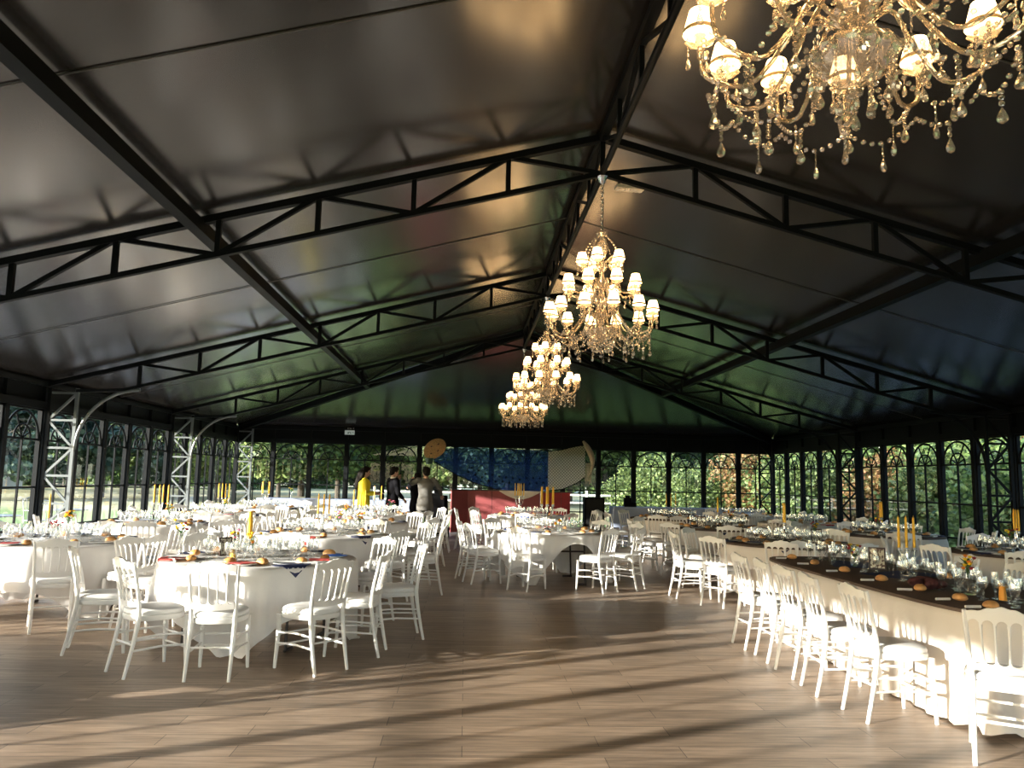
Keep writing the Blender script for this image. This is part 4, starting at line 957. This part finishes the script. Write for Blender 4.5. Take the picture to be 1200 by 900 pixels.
def chandelier(x, y, label, spin=0.):
    t = empty('crystal_chandelier', (x, y, 4.71), spin); tag(t, label, 'chandelier', 'crystal chandeliers along the ridge')
    ob('canopy', CM['canopy'], t); ob('chain', CM['chain'], t); ob('column', CM['column'], t); ob('bowl', CM['bowl'], t)
    for ti, (n, r, z, ph) in enumerate(((12, .53, 3.22, 0), (8, .36, 3.50, .2), (5, .20, 3.755, .5))):
        for k in range(n):
            a = ph + 2 * PI * k / n; A = ob('arm', CM['arm%d' % ti], t, rz=a)
            zz = z - 4.72
            ob('candle_cup', CM['cup'], A, (r, 0, zz)); ob('lamp_shade', CM['shade'], A, (r, 0, zz)); ob('shade_trim', CM['shade_trim'], A, (r, 0, zz))
            if ti == 0:
                for dx, dy, dz, bg in ((.045, 0, .005, 0), (-.02, .045, .005, 0), (-.02, -.045, .005, 0), (-.14, 0, -.205, 1), (-.26, 0, -.17, 0)): ob('crystal_drop', CM['drop_big' if bg else 'drop'], A, (r + dx, dy, zz + dz), rz=rnd.uniform(0, 3))
            elif ti == 1:
                for dx, dy in ((.045, 0), (-.02, .045), (-.10, 0)): ob('crystal_drop', CM['drop'], A, (r + dx, dy, zz - (.0 if dx > -.05 else .07)), rz=rnd.uniform(0, 3))
            else:
                for dx, dy in ((.045, 0), (-.02, .04)): ob('crystal_drop', CM['drop'], A, (r + dx, dy, zz), rz=rnd.uniform(0, 3))
    for k in range(12):
        a = 2 * PI * k / 12; s = ob('crystal_strand', CM['strand'], t, rz=a + .05)
        ob('crystal_drop', CM['drop_big'], s, (.33, 0, 3.08 - 4.72 - .13), rz=.5)
        s = ob('crystal_garland', CM['garland'], t, rz=a); ob('crystal_drop', CM['drop_big'], s, (.47, .12, 3.02 - 4.72 - .065))
        ob('crystal_strand', CM['tier_strand'], t, rz=a)
        ob('pendant_drop', CM['drop_big'], t, (.13 * K(a), .13 * S(a), 3.065 - 4.72), rz=a)
    for k in range(8): ob('crystal_strand', CM['crown_strand'], t, rz=2 * PI * k / 8)
    for k in range(6): a = k * PI / 3; ob('pendant_drop', CM['drop_big'], t, (.06 * K(a), .06 * S(a), 2.99 - 4.72), rz=a)
    ob('pendant_drop', CM['drop_big'], t, (0, 0, 2.94 - 4.72))
    return t
chandelier(0, -21.73, 'huge crystal chandelier close overhead, cut off by the frame top', .12)
chandelier(0, -16.5, 'crystal chandelier hanging from the nearest truss peak, fully in view', .05)
chandelier(0, -11, 'crystal chandelier hanging just behind the fully visible one', .2)
chandelier(0, -5.5, 'smallest-looking crystal chandelier, farthest and lowest in the photo', .33)

# ------------------------------------------------------------------ people
def person(x, y, rz, H, pose, label, outfit):
    s = H / 1.75; t = empty('person', (x, y, 0), rz); tag(t, label, 'person')
    def cap(b, pts, rad, n=12):
        b.tube(pts, rad, n)
        for p, r_ in ((pts[0], rad[0]), (pts[-1], rad[-1])): b.ell(p, (r_, r_, r_), 12, 8)
    hip = Vector((0, 0, .93)); sh = 1.44; lean = pose.get('lean', Vector((0, 0, 0)))
    L = {}
    for sd, sx in (('l', 1), ('r', -1)):
        L['sh' + sd] = Vector((sx * .17, 0, sh)) + lean; L['el' + sd] = Vector(pose['el' + sd]); L['ha' + sd] = Vector(pose['ha' + sd])
        L['hp' + sd] = Vector((sx * .09, 0, .92)); L['kn' + sd] = Vector((sx * .10, .02, .50)); L['an' + sd] = Vector((sx * .11, -.02, .08))
    neck = Vector((0, .0, 1.48)) + lean; head = Vector((0, .02, 1.635)) + lean + pose.get('head', Vector((0, 0, 0)))
    b = MB()
    cap(b, [hip, Vector((0, 0, 1.15)), Vector((0, .0, 1.36)) + lean * .8], [.085, .08, .085]); b.ell(Vector((0, 0, .95)), (.14, .088, .11)); b.ell(Vector((0, .0, 1.34)) + lean * .8, (.15, .085, .11))
    cap(b, [neck - Vector((0, 0, .06)), head - Vector((0, .02, .05))], [.058, .052])
    tf = Matrix.Rotation(pose.get('turn', 0), 3, 'Z') @ Matrix.Rotation(pose.get('nod', 0), 3, 'X')
    def hd(v): return head + tf @ Vector(v)
    b.ell(head, (.075, .092, .112), 20, 14, tf); b.ell(hd((0, .035, -.055)), (.052, .055, .055), 14, 10, tf)
    b.ell(hd((0, .098, -.012)), (.012, .02, .024), 8, 6, tf); b.ell(hd((0, .112, -.024)), (.015, .012, .010), 8, 6, tf)
    for sx in (-1, 1): b.ell(hd((sx * .076, -.005, -.01)), (.012, .02, .03), 8, 6, tf); b.ell(hd((sx * .03, .078, .018)), (.022, .012, .008), 8, 6, tf)
    b.ell(hd((0, .093, -.056)), (.024, .010, .006), 8, 6, tf); b.ell(hd((0, .092, -.066)), (.020, .010, .006), 8, 6, tf)
    for sd, sx in (('l', 1), ('r', -1)):
        cap(b, [L['sh' + sd], (L['sh' + sd] + L['el' + sd]) / 2, L['el' + sd]], [.052, .046, .038]); cap(b, [L['el' + sd], (L['el' + sd] * .6 + L['ha' + sd] * .4), L['ha' + sd]], [.038, .038, .026])
        cap(b, [L['hp' + sd], (L['hp' + sd] + L['kn' + sd]) / 2, L['kn' + sd]], [.088, .075, .055]); cap(b, [L['kn' + sd], L['kn' + sd] * .65 + L['an' + sd] * .35 - Vector((0, .02, 0)), L['an' + sd]], [.054, .052, .036])
        f = L['an' + sd]; cap(b, [f + Vector((0, -.03, -.045)), f + Vector((0, .06, -.05)), f + Vector((sx * .01, .15, -.06))], [.032, .034, .022])
        # hand: palm, four bent fingers, thumb from the side of the palm
        d = (L['ha' + sd] - L['el' + sd]).normalized(); up = Vector(pose.get('pn' + sd, (0, 0, 1))); side = d.cross(up).normalized() * (1 if sd == 'l' else -1); up = side.cross(d).normalized() * (1 if sd == 'l' else -1)
        w0 = L['ha' + sd]; cap(b, [w0, w0 + d * .035, w0 + d * .075], [.024, .028, .028])
        for k, (o_, ln) in enumerate(((.026, .072), (.009, .080), (-.009, .074), (-.025, .058))):
            p0 = w0 + d * .075 + side * o_; p1 = p0 + d * ln * .5 - up * ln * .12; p2 = p1 + d * ln * .38 - up * ln * .32; cap(b, [w0 + d * .04 + side * o_ * .6, p0, p1, p2], [.009, .0095, .0085, .007], 8)
        p0 = w0 + d * .02 + side * .026; p1 = p0 + d * .03 + side * .022 - up * .008; p2 = p1 + d * .03 + side * .004 - up * .01; cap(b, [w0 + d * .01, p0, p1, p2], [.012, .012, .0105, .008], 8)
    def rem(nm, b, m, vox, par=t, it=6):
        o = ob(nm, b.mesh(nm, m), par, sc=s); md = o.modifiers.new('r', 'REMESH'); md.mode = 'VOXEL'; md.voxel_size = vox; md.use_smooth_shade = True
        sm = o.modifiers.new('s', 'SMOOTH'); sm.iterations = it; sm.factor = .4; return o
    rem('body', b, M['skin'], .0075, it=3)
    e = MB()
    for sx in (-1, 1): e.ell(hd((sx * .03, .086, .008)), (.012, .008, .006), 10, 6, tf)
    ob('eyes', e.mesh('eyes', M['hair']), t, sc=s)
    # jacket
    j = MB(); mj = M[outfit['top']]; hem = outfit.get('hem', .80)
    j.lathe([(0, hem), (.185, hem), (.19, hem + .05), (.178, .98), (.155, 1.12), (.178, 1.28), (.19, 1.38), (.13, 1.455), (.065, 1.485), (.06, 1.50), (0, 1.50)], 28); j.v = [(x * 1.0 + lean.x * max(0, (z - .9) / .5), y * .80 + lean.y * max(0, (z - .9) / .5) , z) for x, y, z in j.v]
    for sd, sx in (('l', 1), ('r', -1)):
        j.ell(L['sh' + sd], (.075, .072, .07), 12, 8); j.tube([L['sh' + sd], (L['sh' + sd] + L['el' + sd]) / 2, L['el' + sd], L['el' + sd] * .5 + L['ha' + sd] * .5, L['ha' + sd] * .88 + L['el' + sd] * .12], [.075, .066, .058, .052, .043], 14); j.ell(L['el' + sd], (.058, .058, .058), 12, 8)
    rem('jacket', j, mj, .011)
    if outfit.get('collar'):
        c = MB(); c.lathe([(.062, 1.46), (.066, 1.50), (.062, 1.52), (.055, 1.50)], 20); c.v = [(x + lean.x, y + lean.y, z) for x, y, z in c.v]; c.prism([(-.04, 1.46), (.04, 1.46), (0, 1.24)], .128, .134); ob('shirt', c.mesh('shirt', M['paper'], False), t, sc=s)
    p = MB(); mp = M[outfit['bottom']]
    if outfit.get('skirt'):
        p.lathe([(0, .50), (.17, .50), (.185, .62), (.18, .80), (.165, .95), (.145, 1.02), (0, 1.02)], 24); p.v = [(x, y * .75, z) for x, y, z in p.v]; rem('skirt', p, mp, .012)
    else:
        p.ell((0, 0, .93), (.172, .125, .13), 20, 12)
        for sd in 'lr': p.tube([L['hp' + sd], (L['hp' + sd] + L['kn' + sd]) / 2, L['kn' + sd], L['an' + sd] + Vector((0, 0, .02))], [.105, .092, .078, .068], 14)
        rem('trousers', p, mp, .012)
    q_ = MB()
    for sd, sx in (('l', 1), ('r', -1)): f = L['an' + sd]; cap(q_, [f + Vector((0, -.04, -.042)), f + Vector((0, .06, -.044)), f + Vector((sx * .01, .17, -.052))], [.038, .040, .028])
    rem('shoes', q_, M['black'], .01)
    h = MB(); h.ell(hd((0, -.022, .022)), (.090, .098, .108), 20, 14, tf)
    h.ell(hd((0, .035, .092)), (.07, .06, .04), 14, 8, tf)
    if outfit.get('long'):
        h.tube([hd((0, -.06, .02)), hd((0, -.085, -.10)), hd((0, -.10, -.24)), hd((0, -.115, -.36)), hd((0, -.12, -.44))], [.085, .095, .09, .07, .03], 16)
        for sx in (-1, 1): h.tube([hd((sx * .06, -.03, .03)), hd((sx * .085, -.06, -.08)), hd((sx * .08, -.09, -.22))], [.035, .04, .03], 10)
    else: h.ell(hd((0, -.05, -.03)), (.078, .062, .07), 14, 10, tf)
    rem('hair', h, M['hair'], .011)
    return t
# local frame: person looks to local +y
wm = person(-3.72, -5.25, R(-80), 1.78, dict(ell=(.23, .02, 1.14), hal=(.16, .26, 1.14), elr=(-.23, .02, 1.14), har=(-.12, .27, 1.16), nod=R(-12)), 'person in yellow jacket with long dark hair, reading papers by far windows', dict(top='yellowcoat', bottom='blacksuit', skirt=1, long=1))
b = MB(); b.box((0, 0, 0), (.21, .005, .15)); o = ob('paper_sheet', b.mesh('ps', M['paper'], False), None, (-3.29, -5.32, 1.19), rot=(R(55), 0, R(-80))); tag(o, 'white paper sheet held by the person in yellow jacket', 'paper')
person(-3.05, -5.2, R(-60), 1.80, dict(ell=(.24, .03, 1.15), hal=(.12, .22, 1.02), elr=(-.19, .17, 1.20), har=(-.03, .15, 1.47), nod=R(-15)), 'person in black suit with hand raised to chin, by far windows', dict(top='blacksuit', bottom='blacksuit', collar=1))
person(-2.52, -4.6, R(-30), 1.68, dict(ell=(.34, .12, 1.32), hal=(.16, .16, 1.55), elr=(-.36, .10, 1.34), har=(-.14, .16, 1.56), turn=R(20)), 'person in dark clothes with both arms raised, behind the grey suit', dict(top='blacksuit', bottom='blacksuit', skirt=1))
person(-2.28, -5.2, R(8), 1.82, dict(ell=(.34, .06, 1.24), hal=(.40, .28, 1.10), elr=(-.30, .16, 1.36), har=(-.26, .40, 1.46), lean=Vector((.01, .03, 0)), turn=R(15)), 'person in grey tweed jacket seen from behind beside the sound desk', dict(top='greysuit', bottom='greysuit', hem=.76))

# ------------------------------------------------------------------ outdoors
def foliage(seed, n, rad, h, m, leaf, kind='round'):
    q = random.Random(seed); b = MB(); cl = []
    for i in range(46 if kind != 'conifer' else 60):
        if kind == 'conifer':
            u = q.random() ** .8; rr = rad * (1 - u) * q.uniform(.5, 1.05); a = q.uniform(0, 2 * PI); cl.append((Vector((rr * K(a), rr * S(a), h * (.12 + .85 * u))), rad * .30 * (1.15 - u), .35))
        elif kind == 'shrub':
            a = q.uniform(0, 2 * PI); rr = rad * math.sqrt(q.random()) * .8; cl.append((Vector((rr * K(a), rr * S(a), h * q.uniform(.1, .8) * (1 - .3 * rr / rad))), rad * .42, .9))
        else:
            a = q.uniform(0, 2 * PI); u = q.uniform(-1, 1); rr = math.sqrt(1 - u * u) * rad * q.uniform(.5, .95); cl.append((Vector((rr * K(a), rr * S(a), h * .62 + u * h * .36)), rad * .40, .8))
    per = n // len(cl)
    for c, r_, fl in cl:
        for i in range(per):
            v = Vector((q.gauss(0, 1), q.gauss(0, 1), q.gauss(0, 1))).normalized() * r_ * (q.random() ** .35); v.z *= fl; p = c + v
            d = Vector((q.gauss(0, 1), q.gauss(0, 1), q.gauss(-.3 if kind == 'conifer' else 0, .6))).normalized() * leaf * q.uniform(.6, 1.3); e = d.cross(Vector((q.gauss(0, 1), q.gauss(0, 1), q.gauss(0, 1)))).normalized() * leaf * .36
            if p.z < .02: p.z = .02
            b.add([p - d * .5, p + e, p + d * .5, p - e], [(0, 1, 2, 3)])
    me = bpy.data.meshes.new('foliage'); me.from_pydata(b.v, [], b.f); me.materials.append(m); return me
def trunk(h, r, seed, low=False):
    q = random.Random(seed); b = MB(); b.tube([(0, 0, -.1), (.05, 0, h * .25), (-.05, .05, h * .5), (0, 0, h * .8)], [r * 1.3, r, r * .75, r * .3], 10)
    for k in range(9):
        a = q.uniform(0, 2 * PI); z = h * q.uniform(.22, .6); L = h * q.uniform(.2, .35); b.tube([(0, 0, z), (L * .5 * K(a), L * .5 * S(a), z + L * .25), (L * K(a), L * S(a), z + L * .6)], [r * .45, r * .3, r * .1], 6)
    return b.mesh('trunk', M['bark'])
FO = {
    'conifer': (foliage(1, 15000, 3.9, 11, M['leaf_dark'], .42, 'conifer'), trunk(11, .28, 1), 'dark evergreen'),
    'cedar': (foliage(2, 15000, 4.4, 9, M['leaf_pale'], .42, 'conifer'), trunk(9, .17, 2), 'grey-green conifer'),
    'green': (foliage(3, 16000, 3.7, 9, M['leaf_green'], .36), trunk(9, .13, 3), 'green leafy tree'),
    'yellow': (foliage(4, 14000, 3.4, 8, M['leaf_yellow'], .34), trunk(8, .12, 4), 'yellow-green leafy tree'),
    'shrub': (foliage(5, 8000, 2.4, 4.2, M['leaf_green'], .22, 'shrub'), trunk(3.5, .08, 5), 'bushy green shrub'),
    'yshrub': (foliage(6, 8000, 2.4, 4.0, M['leaf_yellow'], .22, 'shrub'), trunk(3.5, .08, 6), 'yellow-green shrub'),
    'autumn': (foliage(7, 7000, 2.2, 4.6, M['leaf_autumn'], .22, 'shrub'), trunk(3.8, .08, 7), 'orange autumn shrub'),
}
TN = {}
def tree(kind, x, y, s=1., where='', grp=''):
    f, tr, nm = FO[kind]; t = empty('shrub' if 'shrub' in kind or kind == 'autumn' else 'tree', (x, y, -.13), rnd.uniform(0, 6)); t.scale = (s, s, s)
    k = TN.get((kind, grp), 0); TN[(kind, grp)] = k + 1
    tag(t, '%s outside, %s of its kind %s' % (nm, ORD[k], where), 'shrub' if 'shrub' in kind or kind == 'autumn' else 'tree', grp)
    ob('foliage', f, t); ob('trunk', tr, t)
wl = 'counted left to right beyond the left lawn'; gl = 'trees beyond the left lawn'
def polar(ang, d): return -1.32 - math.tan(R(ang)) * d, -24.3 + d
for kd, ang, d, s in (('cedar', 33, 44, 1.0), ('conifer', 33.5, 84, 1.7), ('cedar', 30, 60, 1.3), ('conifer', 31, 96, 1.9), ('shrub', 30.5, 86, 1.8), ('cedar', 27.5, 47, 1.05), ('conifer', 28.5, 90, 1.8), ('shrub', 28, 84, 1.5), ('green', 26, 78, 1.5), ('conifer', 26, 98, 1.9), ('shrub', 25.5, 90, 1.9), ('cedar', 24, 52, 1.1), ('conifer', 23.5, 92, 1.8), ('shrub', 23, 84, 1.6), ('yellow', 21.5, 62, 1.2), ('conifer', 21, 98, 1.9), ('shrub', 20.5, 88, 1.8), ('green', 19, 70, 1.4), ('cedar', 18.5, 92, 1.8), ('shrub', 18, 84, 1.7), ('yellow', 17, 50, .95), ('conifer', 16, 96, 1.9), ('shrub', 16, 88, 1.7)):
    x, y = polar(ang, d); tree(kd, x, y, s, wl, gl)
wb = 'counted left to right beyond the far wall'; gb = 'trees beyond the far wall'
for kd, ang, d, s in (('green', 15, 52, 1.1), ('conifer', 14, 106, 2.0), ('shrub', 13.5, 112, 2.2), ('yellow', 13, 44, .9), ('cedar', 11.5, 62, 1.3), ('conifer', 10.5, 112, 2.1), ('shrub', 10, 104, 2.0), ('green', 9, 48, 1.0), ('cedar', 7.5, 58, 1.2), ('conifer', 6.5, 108, 2.0), ('shrub', 6, 112, 2.1), ('green', 5, 54, 1.1), ('cedar', 3, 60, 1.2), ('conifer', 2, 108, 2.0), ('shrub', 2.5, 112, 2.1), ('yellow', 1, 46, .9), ('green', -1, 58, 1.2), ('conifer', -2, 112, 2.1), ('shrub', -2.5, 108, 2.0), ('yellow', -3, 44, .85), ('cedar', -5, 62, 1.3), ('shrub', -5.5, 106, 2.2), ('green', -7.5, 56, 1.2), ('conifer', -7, 104, 2.0), ('shrub', -9, 100, 2.1), ('green', -10, 54, 1.15), ('conifer', -11, 100, 2.0), ('cedar', -12.5, 60, 1.3), ('shrub', -13, 88, 2.0), ('yshrub', -14, 40, .9), ('green', -15.5, 58, 1.2), ('yshrub', -11.5, 42, .55)):
    x, y = polar(ang, d); tree(kd, x, y, s, wb, gb)
wr = 'counted away from camera outside the right wall'; gr = 'bushes outside the right wall'
for kd, x, y, s in (('shrub', 14, -15, 1.), ('yshrub', 16, -12.5, 1.), ('autumn', 17.5, -9.5, .9), ('yshrub', 14, -10.5, .75), ('shrub', 18, -7, 1.2), ('autumn', 15, -6.5, .75), ('yshrub', 18, -3.5, 1.1), ('shrub', 15, -2, .9), ('autumn', 18.5, -1, 1.1), ('yshrub', 15, 1.5, .9), ('shrub', 18, 4, 1.1), ('autumn', 14.5, 5, .8), ('yshrub', 12.5, 8, .9), ('shrub', 15, 10, 1.1), ('autumn', 12, 12, .9), ('green', 21, -9, 1.), ('green', 22, -2, 1.), ('yellow', 22, 5, 1.), ('green', 19, 11, 1.), ('yellow', 16, 17, .9), ('yshrub', 10, 13, .7), ('autumn', 17, 14, 1.1), ('green', 21, -15, 1.), ('shrub', 18, -18, 1.1), ('conifer', 27, 4, 1.2), ('conifer', 27, -8, 1.2), ('conifer', 26, 15, 1.2)): tree(kd, x, y, s, wr, gr)
for k, (x, y, s_) in enumerate(((-18.5, -29.6, .30), (-20, -32.0, .34))): 
    t = empty('tree', (x, y, -.13), k); t.scale = (s_, s_, s_); tag(t, '%s small green tree outside the left wall behind the camera' % ORD[k], 'tree', 'small trees behind the camera'); ob('foliage', FO['green'][0], t); ob('trunk', FO['green'][1], t)
# white rail fence across the meadow
t = empty('paddock_fence', (0, 17, -.13)); tag(t, 'weathered white post and rail fence crossing the meadow behind', 'fence')
for k in range(11): b = MB(); b.box((-6 + k * 2.2, 0, .6), (.11, .11, 1.2)); ob('fence_post', b.mesh('post', M['fence'], False), t)
for z in (.55, .95): b = MB(); b.box((5, 0, z), (22.1, .05, .09)); ob('fence_rail', b.mesh('rail', M['fence'], False), t)
# pale outbuilding glimpsed far left
t = empty('outbuilding', (-41, 43, -.13), 1.0)
tag(t, 'pale low outbuilding beneath the dark trees at far left', 'building')
b = MB(); b.box((0, 0, 1.1), (5, 3.5, 2.2)); ob('walls', b.mesh('w', M['shedwall'], False), t)
b = MB(); b.prism([(-2.8, 2.2), (2.8, 2.2), (0, 3.3)], -2, 2); ob('roof', b.mesh('r', M['frame'], False), t)
b = MB(); b.box((2.51, .2, .9), (.04, .9, 1.8)); ob('door', b.mesh('d', M['frame'], False), t)
# garden furniture on the terrace outside the left wall
def garden_chair(x, y, rz, label):
    t = empty('garden_chair', (x, y, -.01), rz); tag(t, label, 'chair', 'metal garden chairs on the terrace'); m = M['greysteel']
    for sx in (-1, 1):
        for sy in (-1, 1): b = MB(); b.tube([(sx * .21, sy * .2, 0), (sx * .2, sy * .19, .44)], .011, 6); ob('leg', b.mesh('leg', m), t)
    b = MB(); b.tube([(-.2, -.19, .44), (-.2, -.26, .9), (0, -.28, .95), (.2, -.26, .9), (.2, -.19, .44)], .011, 6)
    for x_ in (-.1, 0, .1): b.tube([(x_, -.19, .44), (x_, -.265, .92)], .007, 6)
    ob('backrest', b.mesh('back', m), t)
    b = MB(); b.box((0, 0, .445), (.43, .42, .02)); ob('seat', b.mesh('seat', m, False), t)
    b = MB()
    for sx in (-1, 1): b.tube([(sx * .2, -.23, .66), (sx * .23, .1, .66), (sx * .21, .19, .44)], .010, 6)
    ob('armrest', b.mesh('ar', m), t)
def garden_table(x, y, label):
    t = empty('garden_table', (x, y, -.01)); tag(t, label, 'table', 'round metal garden tables'); m = M['greysteel']
    b = MB(); b.lathe([(0, .70), (.40, .70), (.41, .72), (0, .72)], 28); ob('tabletop', b.mesh('tt', m), t)
    for k in range(3): a = 2 * PI * k / 3; b = MB(); b.tube([(.05 * K(a), .05 * S(a), .7), (.1 * K(a), .1 * S(a), .35), (.3 * K(a), .3 * S(a), 0)], .012, 6); ob('leg', b.mesh('leg', m), t)
garden_table(-9.9, -9.1, 'round grey metal table outside the left windows, nearer the camera')
garden_chair(-9.6, -9.95, .2, 'grey metal garden chair outside, camera side of nearer terrace table')
garden_chair(-10.6, -8.7, -2., 'grey metal garden chair outside, lawn side of nearer terrace table')
garden_table(-10.0, -6.3, 'round grey metal table outside the left windows, farther from camera')
garden_chair(-9.9, -7.2, .1, 'grey metal garden chair outside, camera side of farther terrace table')
garden_chair(-10.8, -5.9, -1.9, 'grey metal garden chair outside, lawn side of farther terrace table')

# ------------------------------------------------------------------ light, world, camera
EL = R(9.9); D = Vector((.902 * K(EL), .431 * K(EL), -S(EL)))
sl = bpy.data.lights.new('sun', 'SUN'); sl.energy = 11.5; sl.angle = R(.7); sl.color = (1., .93, .84)
so_ = bpy.data.objects.new('sun', sl); C.objects.link(so_); so_.rotation_euler = D.to_track_quat('-Z', 'Y').to_euler(); so_.location = (-30, -30, 12)
w = bpy.data.worlds.new('world'); bpy.context.scene.world = w; w.use_nodes = True; nt = w.node_tree; bg = nt.nodes['Background']
sk = nt.nodes.new('ShaderNodeTexSky'); sk.sky_type = 'NISHITA'; sk.sun_disc = False; sk.sun_elevation = R(22); sk.sun_rotation = R(244); sk.dust_density = 1.5
nt.links.new(sk.outputs[0], bg.inputs[0]); bg.inputs[1].default_value = .55
cam = bpy.data.cameras.new('camera'); co = bpy.data.objects.new('camera', cam); C.objects.link(co)
cam.sensor_width = 36; cam.lens = 923.66 / 1200 * 36; cam.clip_end = 500; cam.clip_start = .05
pi_, ya, ro = .12, .0555, .0219
fw = Vector((S(ya) * K(pi_), K(ya) * K(pi_), S(pi_))); rt = Vector((K(ya), -S(ya), 0)); up = rt.cross(fw)
r2 = rt * K(ro) + up * S(ro); u2 = -rt * S(ro) + up * K(ro)
co.matrix_world = Matrix(((r2.x, u2.x, -fw.x, -1.322), (r2.y, u2.y, -fw.y, -24.277), (r2.z, u2.z, -fw.z, 1.575), (0, 0, 0, 1)))
sc = bpy.context.scene; sc.camera = co
sc.view_settings.view_transform = 'Standard'; sc.view_settings.look = 'None'; sc.view_settings.exposure = .85; sc.view_settings.gamma = 1; sc.view_settings.use_curve_mapping = False
cy = sc.cycles; cy.max_bounces = 10; cy.transparent_max_bounces = 48; cy.diffuse_bounces = 5; cy.glossy_bounces = 4; cy.caustics_reflective = False; cy.caustics_refractive = False; cy.sample_clamp_indirect = 6.
print('chairs', nchair[0], 'glasses', NG[0], 'objects', len(bpy.data.objects))
